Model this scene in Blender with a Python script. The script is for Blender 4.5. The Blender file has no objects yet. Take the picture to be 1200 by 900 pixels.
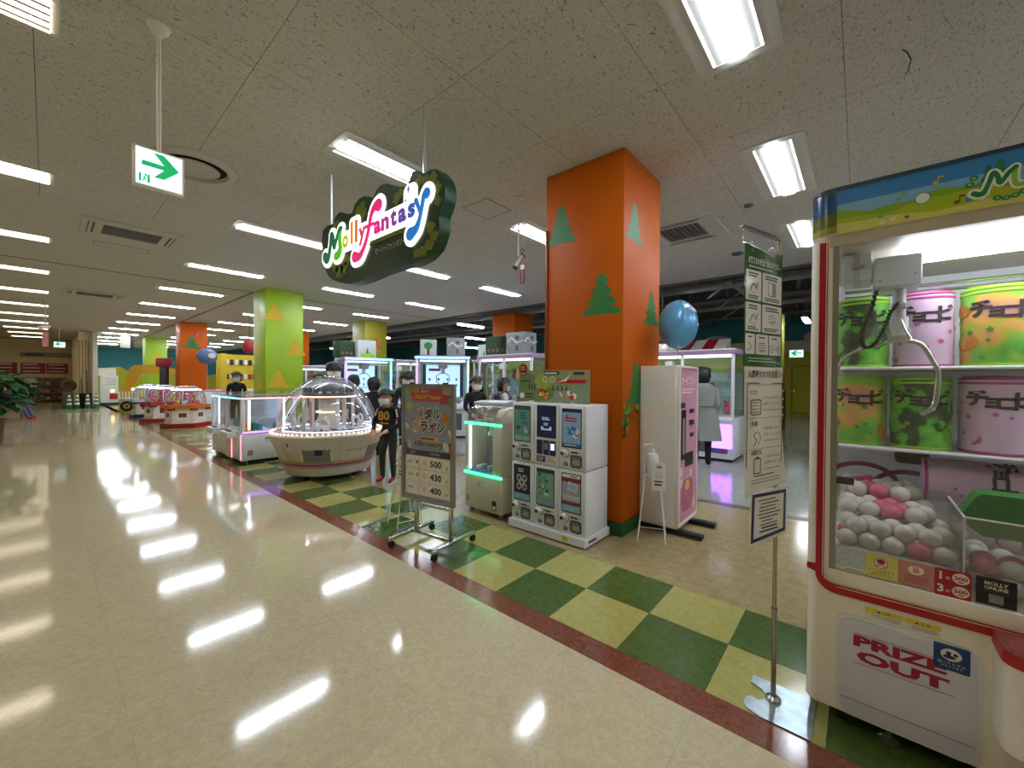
import bpy, bmesh, math, random
from mathutils import Matrix, Vector
random.seed(7)
SC = bpy.context.scene
COL = SC.collection
R = math.radians

# ------------------------------------------------------------------ camera
FPX = 471.2
cam_d = bpy.data.cameras.new('camera'); cam = bpy.data.objects.new('camera', cam_d); COL.objects.link(cam)
cam_d.sensor_width = 36.0; cam_d.lens = 36.0 * FPX / 1200.0; cam_d.clip_start = 0.03; cam_d.clip_end = 200
_yaw, _pit, _rol = R(49.13), R(-0.60), R(0.36)
_F = Vector((math.sin(_yaw)*math.cos(_pit), math.cos(_yaw)*math.cos(_pit), math.sin(_pit)))
_r = Vector((math.cos(_yaw), -math.sin(_yaw), 0)); _u = _r.cross(_F)
_r2 = _r*math.cos(_rol) + _u*math.sin(_rol); _u2 = _u*math.cos(_rol) - _r*math.sin(_rol)
CAM = Vector((-2.02, -0.536, 1.461))
_m = Matrix((( _r2.x, _u2.x, -_F.x, CAM.x), (_r2.y, _u2.y, -_F.y, CAM.y), (_r2.z, _u2.z, -_F.z, CAM.z), (0, 0, 0, 1)))
cam.matrix_world = _m
SC.camera = cam

# ------------------------------------------------------------------ world, exposure
W = bpy.data.worlds.new('world'); SC.world = W; W.use_nodes = True
W.node_tree.nodes['Background'].inputs[0].default_value = (0.9, 0.95, 1.0, 1)
W.node_tree.nodes['Background'].inputs[1].default_value = 0.0
SC.view_settings.view_transform = 'Standard'
SC.view_settings.look = 'None'
SC.view_settings.gamma = 1.0
SC.view_settings.exposure = 0.48
SC.view_settings.use_curve_mapping = False
TUBE_L = 52.0      # radiance of the white ceiling lamps
CEIL = 3.62        # height of the shop ceiling

# ------------------------------------------------------------------ materials
def lin(c):
    if isinstance(c, str):
        c = c.lstrip('#'); c = tuple(int(c[i:i+2], 16)/255 for i in (0, 2, 4))
    return tuple(x/12.92 if x <= .04045 else ((x+.055)/1.055)**2.4 for x in c[:3])
MATS = {}
def mat(name, col='#cccccc', rough=.5, metal=0., emit=0., ecol=None, var=.06, scale=6., bump=0., coat=0., spec=.5):
    if name in MATS: return MATS[name]
    m = bpy.data.materials.new(name); m.use_nodes = True
    nt = m.node_tree; b = nt.nodes['Principled BSDF']
    c = lin(col)
    b.inputs['Roughness'].default_value = rough; b.inputs['Metallic'].default_value = metal
    b.inputs['Specular IOR Level'].default_value = spec
    if coat:
        b.inputs['Coat Weight'].default_value = coat; b.inputs['Coat Roughness'].default_value = .06
    if var > 0 or bump > 0:
        tc = nt.nodes.new('ShaderNodeTexCoord'); nz = nt.nodes.new('ShaderNodeTexNoise')
        nz.inputs['Scale'].default_value = scale; nz.inputs['Detail'].default_value = 4
        nt.links.new(tc.outputs['Object'], nz.inputs['Vector'])
        rp = nt.nodes.new('ShaderNodeValToRGB')
        rp.color_ramp.elements[0].position = .3; rp.color_ramp.elements[1].position = .7
        rp.color_ramp.elements[0].color = tuple(x*(1-var) for x in c) + (1,)
        rp.color_ramp.elements[1].color = tuple(min(1, x*(1+var)) for x in c) + (1,)
        nt.links.new(nz.outputs['Fac'], rp.inputs['Fac'])
        nt.links.new(rp.outputs['Color'], b.inputs['Base Color'])
        if bump > 0:
            bp = nt.nodes.new('ShaderNodeBump'); bp.inputs['Strength'].default_value = bump; bp.inputs['Distance'].default_value = .01
            nt.links.new(nz.outputs['Fac'], bp.inputs['Height']); nt.links.new(bp.outputs['Normal'], b.inputs['Normal'])
    else:
        b.inputs['Base Color'].default_value = c + (1,)
    if emit > 0:
        b.inputs['Emission Color'].default_value = lin(ecol or col) + (1,)
        b.inputs['Emission Strength'].default_value = emit
    MATS[name] = m
    return m
def emat(name, col, s):
    return mat(name, col, .5, emit=s, var=0)
def clear_mat(name, tint='#ffffff', refl=.06, rough=.03, alpha=.04, acol='#dfe8e8'):
    """thin clear sheet: tinted transparency, a little milky body, fresnel reflection"""
    if name in MATS: return MATS[name]
    m = bpy.data.materials.new(name); m.use_nodes = True; nt = m.node_tree; nt.nodes.clear()
    o = nt.nodes.new('ShaderNodeOutputMaterial'); t = nt.nodes.new('ShaderNodeBsdfTransparent'); g = nt.nodes.new('ShaderNodeBsdfGlossy')
    d = nt.nodes.new('ShaderNodeBsdfDiffuse'); d.inputs['Color'].default_value = lin(acol) + (1,)
    t.inputs['Color'].default_value = lin(tint) + (1,); g.inputs['Roughness'].default_value = rough
    m1 = nt.nodes.new('ShaderNodeMixShader'); m1.inputs[0].default_value = alpha
    m2 = nt.nodes.new('ShaderNodeMixShader'); fr = nt.nodes.new('ShaderNodeLayerWeight'); fr.inputs['Blend'].default_value = .25
    mt = nt.nodes.new('ShaderNodeMath'); mt.operation = 'MULTIPLY_ADD'; mt.inputs[1].default_value = .55; mt.inputs[2].default_value = refl
    nt.links.new(fr.outputs['Fresnel'], mt.inputs[0]); nt.links.new(mt.outputs[0], m2.inputs[0])
    nt.links.new(t.outputs[0], m1.inputs[1]); nt.links.new(d.outputs[0], m1.inputs[2])
    nt.links.new(m1.outputs[0], m2.inputs[1]); nt.links.new(g.outputs[0], m2.inputs[2]); nt.links.new(m2.outputs[0], o.inputs[0])
    MATS[name] = m
    return m

# ------------------------------------------------------------------ mesh builder
TMP = bpy.data.scenes.new('workbench')
_txt = {}
def text_data(s, size, off, res):
    k = (s, off, res)
    if k not in _txt:
        c = bpy.data.curves.new('t', 'FONT'); c.body = s; c.size = 1; c.resolution_u = res; c.offset = off; c.align_x = 'LEFT'
        o = bpy.data.objects.new('t', c); TMP.collection.objects.link(o)
        vl = TMP.view_layers[0]; vl.update()
        me = bpy.data.meshes.new_from_object(o.evaluated_get(vl.depsgraph))
        vs = [tuple(v.co) for v in me.vertices]; fs = [tuple(p.vertices) for p in me.polygons]
        bpy.data.meshes.remove(me); bpy.data.objects.remove(o); bpy.data.curves.remove(c)
        if vs:
            x0 = min(v[0] for v in vs); x1 = max(v[0] for v in vs); y0 = min(v[1] for v in vs); y1 = max(v[1] for v in vs)
        else: x0 = x1 = y0 = y1 = 0
        _txt[k] = (vs, fs, x0, x1, y0, y1)
    return _txt[k]
FRONT = Matrix(((1, 0, 0, 0), (0, 0, -1, 0), (0, 1, 0, 0), (0, 0, 0, 1)))   # panel x->x, y->z, z->-y (towards the viewer of a front)
def frontm(y=0.): return Matrix.Translation((0, y, 0)) @ FRONT
LEFTM = Matrix(((0, 0, -1, 0), (-1, 0, 0, 0), (0, 1, 0, 0), (0, 0, 0, 1)))  # panel on a face looking towards -x
RIGHTM = Matrix(((0, 0, 1, 0), (1, 0, 0, 0), (0, 1, 0, 0), (0, 0, 0, 1)))   # panel on a face looking towards +x
def rrect(x0, x1, y0, y1, r, n=4):
    p = []
    for cx, cy, a in ((x1-r, y1-r, 0), (x0+r, y1-r, 90), (x0+r, y0+r, 180), (x1-r, y0+r, 270)):
        for k in range(n+1):
            t = R(a + 90*k/n); p.append((cx+r*math.cos(t), cy+r*math.sin(t)))
    return p
def circ(cx, cy, rx, ry=None, n=20, rot=0):
    ry = ry or rx; c, s = math.cos(rot), math.sin(rot)
    return [(cx+rx*math.cos(t)*c-ry*math.sin(t)*s, cy+rx*math.cos(t)*s+ry*math.sin(t)*c) for t in (2*math.pi*k/n for k in range(n))]
class MB:
    def __init__(s, M=None):
        s.v = []; s.f = []; s.mi = []; s.sm = []; s.mats = []; s.M = M or Matrix()
    def x(s, M): s.M = M; return s
    def add(s, vs, fs, m, smooth=False):
        if m not in s.mats: s.mats.append(m)
        i = s.mats.index(m); b = len(s.v); M = s.M
        s.v += [M @ Vector(v) for v in vs]
        for f in fs: s.f.append([b+k for k in f]); s.mi.append(i); s.sm.append(smooth)
        return s
    def box(s, x0, x1, y0, y1, z0, z1, m, bev=0., seg=2):
        if bev:
            bm = bmesh.new(); bmesh.ops.create_cube(bm, size=1)
            for v in bm.verts: v.co = Vector(((x0+x1)/2+v.co.x*(x1-x0), (y0+y1)/2+v.co.y*(y1-y0), (z0+z1)/2+v.co.z*(z1-z0)))
            bmesh.ops.bevel(bm, geom=bm.edges[:], offset=min(bev, .49*min(abs(x1-x0), abs(y1-y0), abs(z1-z0))), segments=seg, affect='EDGES', profile=.5)
            bm.verts.index_update()
            r = s.add([v.co.copy() for v in bm.verts], [[v.index for v in f.verts] for f in bm.faces], m, True); bm.free(); return r
        v = [(x, y, z) for z in (z0, z1) for y in (y0, y1) for x in (x0, x1)]
        return s.add(v, [(0, 2, 3, 1), (4, 5, 7, 6), (0, 1, 5, 4), (2, 6, 7, 3), (0, 4, 6, 2), (1, 3, 7, 5)], m)
    def prism(s, poly, z0, z1, m, side=None, smooth=False):
        n = len(poly)
        a = sum(poly[i][0]*poly[(i+1) % n][1]-poly[(i+1) % n][0]*poly[i][1] for i in range(n))
        if a < 0: poly = poly[::-1]
        vs = [(p[0], p[1], z0) for p in poly] + [(p[0], p[1], z1) for p in poly]
        s.add(vs, [tuple(range(n))[::-1], tuple(range(n, 2*n))], m)
        b = s.add(vs, [(i, (i+1) % n, n+(i+1) % n, n+i) for i in range(n)], side or m, smooth)
        return s
    def flat(s, poly, z, m):
        n = len(poly)
        a = sum(poly[i][0]*poly[(i+1) % n][1]-poly[(i+1) % n][0]*poly[i][1] for i in range(n))
        if a < 0: poly = poly[::-1]
        return s.add([(p[0], p[1], z) for p in poly], [tuple(range(n))], m)
    def rect(s, x0, x1, y0, y1, z, m): return s.flat([(x0, y0), (x1, y0), (x1, y1), (x0, y1)], z, m)
    def ring(s, po, pi, z0, z1, m):
        """frame between two outlines with the same number of points"""
        n = len(po)
        vs = [(p[0], p[1], z) for z in (z0, z1) for q in (po, pi) for p in q]
        fs = []
        for i in range(n):
            j = (i+1) % n
            fs += [(2*n+i, 2*n+j, 3*n+j, 3*n+i), (i, n+i, n+j, j), (i, j, 2*n+j, 2*n+i), (n+i, 3*n+i, 3*n+j, n+j)]
        return s.add(vs, fs, m)
    def cyl(s, p0, p1, r0, m, r1=None, n=12, caps=True, smooth=True):
        r1 = r0 if r1 is None else r1
        p0 = Vector(p0); p1 = Vector(p1); d = (p1-p0).normalized()
        a = d.orthogonal().normalized(); b = d.cross(a)
        vs = []
        for p, r in ((p0, r0), (p1, r1)):
            for k in range(n):
                t = 2*math.pi*k/n; vs.append(p + a*(r*math.cos(t)) + b*(r*math.sin(t)))
        s.add(vs, [(k, (k+1) % n, n+(k+1) % n, n+k) for k in range(n)], m, smooth)
        if caps: s.add(vs, [tuple(range(n))[::-1], tuple(range(n, 2*n))], m)
        return s
    def tube(s, pts, r, m, n=8, closed=False):
        pts = [Vector(p) for p in pts]; N = len(pts); rs = r if isinstance(r, (list, tuple)) else [r]*N
        vs = []; a = None
        for i, p in enumerate(pts):
            if closed: d = pts[(i+1) % N]-pts[i-1]
            else: d = pts[min(i+1, N-1)]-pts[max(i-1, 0)]
            d.normalize()
            if a is None: a = d.orthogonal().normalized()
            else:
                a = a-d*a.dot(d); a = a.normalized() if a.length > 1e-6 else d.orthogonal().normalized()
            b = d.cross(a)
            for k in range(n):
                t = 2*math.pi*k/n; vs.append(p+a*(rs[i]*math.cos(t))+b*(rs[i]*math.sin(t)))
        fs = [(i*n+k, i*n+(k+1) % n, ((i+1) % N)*n+(k+1) % n, ((i+1) % N)*n+k) for i in range(N if closed else N-1) for k in range(n)]
        if not closed: fs += [tuple(range(n))[::-1], tuple(range((N-1)*n, N*n))]
        return s.add(vs, fs, m, True)
    def lathe(s, prof, m, n=24, a0=0., a1=360., smooth=True, c=(0, 0, 0)):
        full = abs(a1-a0) >= 360; k = n if full else n+1
        vs = [(c[0]+r*math.cos(R(a0+(a1-a0)*i/n)), c[1]+r*math.sin(R(a0+(a1-a0)*i/n)), c[2]+z) for r, z in prof for i in range(k)]
        fs = []
        for j in range(len(prof)-1):
            for i in range(n):
                i2 = (i+1) % k if full else i+1
                fs.append((j*k+i, j*k+i2, (j+1)*k+i2, (j+1)*k+i))
        return s.add(vs, fs, m, smooth)
    def ball(s, c, r, m, n=14, sc=(1, 1, 1)):
        h = max(6, n//2+1)
        vs = [(c[0], c[1], c[2]-r*sc[2])]; fs = []
        for j in range(1, h):
            t = -math.pi/2+math.pi*j/h
            for k in range(n):
                p = 2*math.pi*k/n; vs.append((c[0]+r*sc[0]*math.cos(t)*math.cos(p), c[1]+r*sc[1]*math.cos(t)*math.sin(p), c[2]+r*sc[2]*math.sin(t)))
        vs.append((c[0], c[1], c[2]+r*sc[2]))
        for k in range(n): fs.append((0, 1+(k+1) % n, 1+k))
        for j in range(h-2):
            for k in range(n):
                a = 1+j*n; fs.append((a+k, a+(k+1) % n, a+n+(k+1) % n, a+n+k))
        a = 1+(h-2)*n
        for k in range(n): fs.append((a+k, a+(k+1) % n, len(vs)-1))
        return s.add(vs, fs, m, True)
    def text(s, t, x, y, h, m, z=.001, w=None, bold=.0, al='c', res=2, slant=0., depth=0.):
        """t in the current panel, cap box height h, bottom at y; w fits the width"""
        vs, fs, x0, x1, y0, y1 = text_data(t, 1, bold, res)
        if not vs: return s
        k = h/max(1e-6, y1-y0); kx = (w/max(1e-6, x1-x0)) if w else k
        W_ = (x1-x0)*kx; ox = {'c': x-W_/2, 'l': x, 'r': x-W_}[al]
        q = [(ox+(v[0]-x0)*kx+slant*(v[1]-y0)*k, y+(v[1]-y0)*k, z) for v in vs]
        return s.add(q, fs, m)
    def build(s, name, parent=None, smooth=None):
        me = bpy.data.meshes.new(name)
        me.from_pydata([tuple(v) for v in s.v], [], s.f)
        for m in s.mats: me.materials.append(m)
        me.polygons.foreach_set('material_index', s.mi); me.polygons.foreach_set('use_smooth', s.sm)
        me.update()
        try: me.set_sharp_from_angle(angle=R(42))
        except Exception: pass
        o = bpy.data.objects.new(name, me); COL.objects.link(o)
        if parent: o.parent = parent
        return o
def tag(o, label=None, cat=None, group=None, kind=None):
    if label: o['label'] = label
    if cat: o['category'] = cat
    if group: o['group'] = group
    if kind: o['kind'] = kind
    return o
def thing(name, label, cat, loc=(0, 0, 0), rz=0., group=None):
    o = bpy.data.objects.new(name, None); COL.objects.link(o); o.empty_display_size = .1
    o.location = loc; o.rotation_euler = (0, 0, R(rz))
    return tag(o, label, cat, group)
def struct(name, mb, parent=None):
    o = mb.build(name, parent)
    if not parent: o['kind'] = 'structure'
    return o
def copy_tree(o, parent=None):
    c = o.copy(); COL.objects.link(c); c.parent = parent
    for ch in list(o.children): copy_tree(ch, c)
    return c
def put(root, loc, rz=None, label=None, group=None):
    root.location = loc
    if rz is not None: root.rotation_euler = (0, 0, R(rz))
    if label: root['label'] = label
    if group: root['group'] = group
    return root
AISLE = -90.   # a front turned towards the aisle (local x -> world -y, local y -> world +x)

# shared materials
white = mat('white enamel', '#e0e2e4', .35, var=.02)
cream = mat('cream plastic', '#f0ebde', .38, var=.02)
offw = mat('off white print', '#e6e2d6', .55, var=.02)
black = mat('black plastic', '#141414', .4, var=.05)
dark = mat('dark print', '#2b2a2c', .6, var=.03)
grey = mat('grey plastic', '#8b8b88', .45, var=.04)
lgrey = mat('light grey metal', '#bfc3c6', .35, .3, var=.03)
chrome = mat('brushed steel', '#c4c6c6', .22, 1., var=.05)
alu = mat('aluminium frame', '#9c9a8f', .4, .6, var=.05)
rubber = mat('rubber', '#101012', .7, var=.1)
red = mat('red paint', '#b0121c', .35, var=.03)
pink = mat('pink print', '#d98ca6', .5, var=.04)
hotpink = mat('hot pink print', '#e2367f', .5, var=.03)
yellow = mat('yellow print', '#e6cf2c', .5, var=.03)
orange = mat('orange print', '#e08a1e', .5, var=.03)
blue = mat('blue print', '#2460ad', .5, var=.03)
lblue = mat('light blue print', '#86b7dd', .5, var=.03)
navy = mat('navy print', '#1b2148', .45, var=.04)
green = mat('green print', '#2c8a3a', .5, var=.04)
dgreen = mat('dark green print', '#174a22', .5, var=.05)
lgreen = mat('lime print', '#9ccc3c', .5, var=.04)
teal = mat('teal print', '#2a8f87', .5, var=.04)
skinm = mat('skin', '#c79a7c', .55, var=.04)
hairm = mat('black hair', '#0d0b0b', .5, var=.2, scale=60)
glass = clear_mat('clear glass', refl=.03, alpha=.015)
acryl = clear_mat('clear acrylic', refl=.05, alpha=.06)
ledw = emat('white led', '#dfeaff', 4.)
ledc = emat('cyan led', '#6fd8ff', 3.)
ledp = emat('purple led', '#a45bff', 4.)
ledpk = emat('pink led', '#ff7f9a', 3.)
ledg = emat('green led', '#3bf08a', 3.2)
ledy = emat('warm led', '#ffd9a0', 4.)
# ================================================================== the setting
def floor_mat(name, c1, c2, rough, seam=None, sc=5., warp=1., spec=.5, bump=.05):
    m = bpy.data.materials.new(name); m.use_nodes = True; nt = m.node_tree; b = nt.nodes['Principled BSDF']
    tc = nt.nodes.new('ShaderNodeTexCoord'); n1 = nt.nodes.new('ShaderNodeTexNoise'); n1.inputs['Scale'].default_value = sc; n1.inputs['Detail'].default_value = 8
    n1.inputs['Distortion'].default_value = warp
    nt.links.new(tc.outputs['Object'], n1.inputs['Vector'])
    rp = nt.nodes.new('ShaderNodeValToRGB'); rp.color_ramp.elements[0].position = .36; rp.color_ramp.elements[1].position = .66
    rp.color_ramp.elements[0].color = lin(c1)+(1,); rp.color_ramp.elements[1].color = lin(c2)+(1,)
    nt.links.new(n1.outputs['Fac'], rp.inputs['Fac'])
    col = rp.outputs['Color']
    if seam:
        br = nt.nodes.new('ShaderNodeTexBrick'); br.offset = 0; br.inputs['Scale'].default_value = 1
        br.inputs['Brick Width'].default_value = seam[0]; br.inputs['Row Height'].default_value = seam[1]; br.inputs['Mortar Size'].default_value = seam[2]
        br.inputs['Color1'].default_value = (1, 1, 1, 1); br.inputs['Color2'].default_value = (.95, .95, .95, 1); br.inputs['Mortar'].default_value = (seam[3],)*3+(1,)
        nt.links.new(tc.outputs['Object'], br.inputs['Vector'])
        mx = nt.nodes.new('ShaderNodeMix'); mx.data_type = 'RGBA'; mx.blend_type = 'MULTIPLY'; mx.inputs[0].default_value = 1
        nt.links.new(col, mx.inputs[6]); nt.links.new(br.outputs['Color'], mx.inputs[7]); col = mx.outputs[2]
    nt.links.new(col, b.inputs['Base Color'])
    b.inputs['Roughness'].default_value = rough; b.inputs['Specular IOR Level'].default_value = spec
    n2 = nt.nodes.new('ShaderNodeTexNoise'); n2.inputs['Scale'].default_value = 9; n2.inputs['Detail'].default_value = 3
    nt.links.new(tc.outputs['Object'], n2.inputs['Vector'])
    bp = nt.nodes.new('ShaderNodeBump'); bp.inputs['Strength'].default_value = bump; bp.inputs['Distance'].default_value = .01
    nt.links.new(n2.outputs['Fac'], bp.inputs['Height']); nt.links.new(bp.outputs['Normal'], b.inputs['Normal'])
    MATS[name] = m
    return m
fl_cream = floor_mat('polished cream vinyl', '#bcb191', '#cabf9e', .085, (.9, .9, .002, .86), 26, 1.6, .62, .012)
fl_brown = floor_mat('mottled brown vinyl', '#6b3a2c', '#86513f', .14, None, 22, 2.5, .5, .01)
fl_green = floor_mat('green vinyl tile', '#445a2a', '#526b35', .15, None, 16, 2.2, .5, .01)
fl_lime = floor_mat('yellow green vinyl tile', '#a09c58', '#aea968', .15, None, 16, 2.2, .5, .01)
fl_tan = floor_mat('tan vinyl', '#94845c', '#a3936b', .15, (3., .155, .0015, .8), 12, .8, .5, .01)
fl_pale = floor_mat('pale glossy vinyl', '#8f9186', '#a0a297', .12, (.9, .9, .002, .9), 12, .8, .5, .008)
joint = mat('dark floor joint', '#2a261d', .6)

YE = 40.
mb = MB(); mb.box(-9, -.161, -8, YE, -.12, 0, fl_cream); struct('floor', mb)
mb = MB(); mb.box(-.1605, -.0005, -8, 22.9, -.12, .0006, fl_brown)
pts = [(-.1605, 22.9), (-.0005, 22.9)]
struct('trim_1', mb)
mb = MB(); mb.box(0, .9, -1.36, YE, -.12, -.004, joint); mb.box(0, .9, -8, -1.36, -.12, 0, fl_tan); mb.box(0, .9, 22.5, YE, -.12, -.0005, fl_lime)
chk = struct('floor_checker', mb)
tg = {}
for i in range(-3, 50):
    for j in (0, 1):
        g = (i+j) % 2
        if g not in tg:
            t = MB(); t.box(.0012, .4488, .0012, .4488, -.006, .0, fl_lime if g else fl_green)
            o = t.build('floor_tile', chk); tg[g] = o
        else:
            o = tg[g].copy(); COL.objects.link(o); o.parent = chk
        o.location = (j*.45, i*.45, 0)
mb = MB(); mb.box(.9, 3.16, -8, YE, -.12, 0, fl_tan); struct('floor_entrance', mb)
mb = MB(); mb.box(3.16, 3.3, -8, YE, -.12, .0015, mat('brown threshold strip', '#5b5142', .3)); struct('trim_2', mb)
mb = MB(); mb.box(3.3, 21.2, -8, YE, -.12, 0, fl_pale); struct('floor_arcade', mb)

# ceiling: fissured panels near by, one plain slab beyond
def ceil_mat():
    m = bpy.data.materials.new('fissured ceiling board'); m.use_nodes = True; nt = m.node_tree; b = nt.nodes['Principled BSDF']
    g = nt.nodes.new('ShaderNodeNewGeometry'); mp = nt.nodes.new('ShaderNodeMapping'); mp.inputs['Scale'].default_value = (24, 44, 1)
    nt.links.new(g.outputs['Position'], mp.inputs['Vector'])
    n = nt.nodes.new('ShaderNodeTexNoise'); n.inputs['Scale'].default_value = 1.6; n.inputs['Detail'].default_value = 2.5; n.inputs['Distortion'].default_value = 1.6
    nt.links.new(mp.outputs[0], n.inputs['Vector'])
    rp = nt.nodes.new('ShaderNodeValToRGB'); e = rp.color_ramp.elements
    e[0].position = .345; e[0].color = lin('#7d786d')+(1,); e[1].position = .40; e[1].color = lin('#cfcdc4')+(1,)  # pits drawn as dark flecks, their shade put into the board colour
    nt.links.new(n.outputs['Fac'], rp.inputs['Fac']); nt.links.new(rp.outputs[0], b.inputs['Base Color'])
    b.inputs['Roughness'].default_value = .9; b.inputs['Specular IOR Level'].default_value = .1
    bp = nt.nodes.new('ShaderNodeBump'); bp.inputs['Strength'].default_value = .25; bp.inputs['Distance'].default_value = .004
    nt.links.new(rp.outputs[0], bp.inputs['Height']); nt.links.new(bp.outputs[0], b.inputs['Normal'])
    return m
ceilm = ceil_mat(); seam = mat('ceiling seam', '#3f3b32', .9)
plainc = mat('plain ceiling board', '#c8c6bd', .9, var=.03, spec=.1)
PX0, PY0, PW, PH, NX, NY = -5.07, -2.5, 1.0, 1.035, 12, 9
PX1, PY1 = PX0+PW*NX, PY0+PH*NY
mb = MB(); mb.box(PX0, PX1, PY0, PY1, CEIL+.012, CEIL+.2, seam)
mb.box(-9, PX0, -8, YE, CEIL, CEIL+.2, plainc); mb.box(PX1, 7.15, -8, YE, CEIL, CEIL+.2, plainc)
mb.box(PX0, PX1, -8, PY0, CEIL, CEIL+.2, plainc); mb.box(PX0, PX1, PY1, YE, CEIL, CEIL+.2, plainc)
ceil = struct('ceiling', mb)
p0 = None
for i in range(NX):
    for j in range(NY):
        if p0 is None:
            t = MB(); t.box(.002, PW-.002, .002, PH-.002, 0, .014, ceilm); p0 = o = t.build('ceiling_panel', ceil)
        else:
            o = p0.copy(); COL.objects.link(o); o.parent = ceil
        o.location = (PX0+i*PW, PY0+j*PH, CEIL)
mb = MB(); mb.box(-9, 7.15, 11.0, 11.05, CEIL-.002, CEIL+.001, seam); mb.box(1.36, 1.4, 11.1, YE, CEIL-.0025, CEIL+.001, seam)
mb.box(7.09, 7.15, -8, YE, CEIL-.05, CEIL, mat('ceiling edge angle', '#4a4a48', .6)); struct('trim_3', mb)

# raw ceiling beyond the edge
rawc = mat('raw concrete ceiling', '#5c5a56', .9, var=.2, scale=2); rawp = mat('dusty pipe', '#8d8b86', .6, var=.1); duct = mat('dark duct', '#57575a', .6, var=.1)
mb = MB(); mb.box(7.15, 21.2, -8, YE, 4.75, 4.95, rawc); mb.box(7.15, 7.2, -8, YE, CEIL+.0, 4.75, rawc); struct('ceiling_raw', mb)
def beam(y):
    t = MB(); t.box(7.2, 21.2, y-.12, y+.12, 4.35, 4.75, rawc); return struct('ceiling_beam', t)
for y in (1.5, 10.6, 19.7, 28.8): beam(y)
def pipe(pts, r, m, n=10):
    t = MB(); t.tube(pts, r, m, n); return tag(t.build('ceiling_pipe'), kind='structure')
for k, (x, z, r) in enumerate(((7.7, 3.95, .06), (8.3, 4.15, .09), (9.4, 4.05, .05), (10.6, 4.2, .12), (12.4, 4.1, .07), (14.5, 4.2, .1), (17., 4.15, .08))):
    pipe([(x, -7.9, z), (x, 39.9, z)], r, rawp if k % 2 else duct)
for k, y in enumerate((-1.2, .3, 2.2, 3.7, 5.5, 8, 12, 16)):
    pipe([(7.25, y, 4.4-.1*(k % 3)), (21.1, y+1.5*(k % 2), 4.38-.1*(k % 3))], .035+.02*(k % 3), rawp if k % 2 == 0 else duct)
def ductbox(x0, x1, y0, y1, z0, z1):
    t = MB(); t.box(x0, x1, y0, y1, z0, z1, duct, .04)
    yy = y0+.8
    while yy < y1: t.box(x0-.015, x1+.015, yy, yy+.04, z0-.015, z1+.015, rawp); yy += 1.2
    return tag(t.build('ceiling_duct'), kind='structure')
ductbox(8.8, 9.6, -4, 30, 4.25, 4.6); ductbox(12.8, 13.8, -4, 34, 4.2, 4.6)
for sx in (0, 1, 2, 3): pipe([(7.6+sx*2.2, 1+sx*.3, 4.7), (8.6+sx*2.2, 2.6+sx*.3, 3.9)], .03, rawp)

# walls
beige = mat('beige wall', '#e0cfa6', .8, var=.03, scale=1.5)
wallw = mat('white wall', '#cfccc2', .8, var=.03, scale=1.5)
tealw = mat('teal wall', '#3a8088', .8, var=.05, scale=1)
yelw = mat('yellow green wall', '#b9b32c', .8, var=.05, scale=1)
mb = MB(); mb.box(-9, -1.05, 36, 36.2, 0, CEIL, beige); struct('wall_end', mb)
mb = MB(); mb.box(-1.05, -.62, 27.4, YE, 0, CEIL, beige); mb.box(-.62, -.45, 26.85, YE, 0, CEIL, wallw)
for k in range(4): mb.box(-1.05+.1*k, -1.0+.1*k, 27.37, 27.4, 0, 3.2, mat('brown curtain', '#a8946e', .9))
struct('wall_partition', mb)
mb = MB(); mb.box(-.45, 21.2, YE, YE+.2, 0, 4.95, tealw); mb.x(frontm(YE))
hp = [(-.45, 0), (21.2, 0)] + [(21.2-.55*k, 1.95+.25*math.sin(k*.9)+.1*math.sin(k*2.3)) for k in range(40)]
mb.prism(hp, 0, .03, yelw); struct('wall_back', mb)
mb = MB(); mb.box(21.2, 21.4, -8, YE, 0, 4.95, tealw); mb.x(Matrix.Translation((21.2, 0, 0)) @ LEFTM)
mb.rect(-YE, 8, 0, 2.86, .012, yelw); mb.rect(-YE, 8, 2.86, 3.4, .012, mat('cream wall band', '#d9cba6', .8))
for k in range(14): mb.prism([(p[0], max(p[1], 3.4)) for p in circ(-14+2.2*k, 3.55, .7, .3, 14)], .012, .03, wallw)
struct('wall_right', mb)
mb = MB(); mb.box(-9.2, -9, -8, YE, 0, CEIL, beige); struct('wall_left', mb)
mb = MB(); mb.box(-9.2, 21.4, -8.2, -8, 0, 4.95, wallw); struct('wall_front', mb)
# exit door in the yellow wall
mb = MB(Matrix.Translation((21.18, 0, 0)) @ LEFTM); mb.ring([(-1.95, 0), (-1.2, 0), (-1.2, 2.2), (-1.95, 2.2)], [(-1.9, .02), (-1.25, .02), (-1.25, 2.15), (-1.9, 2.15)], 0, .05, mat('door frame', '#8c861c', .7)); d = struct('door_1', mb)
MB(Matrix.Translation((21.15, 0, 1.0)) @ LEFTM).box(-1.86, -1.8, -.08, .08, 0, .05, chrome, .01).build('door_handle', d)

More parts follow.
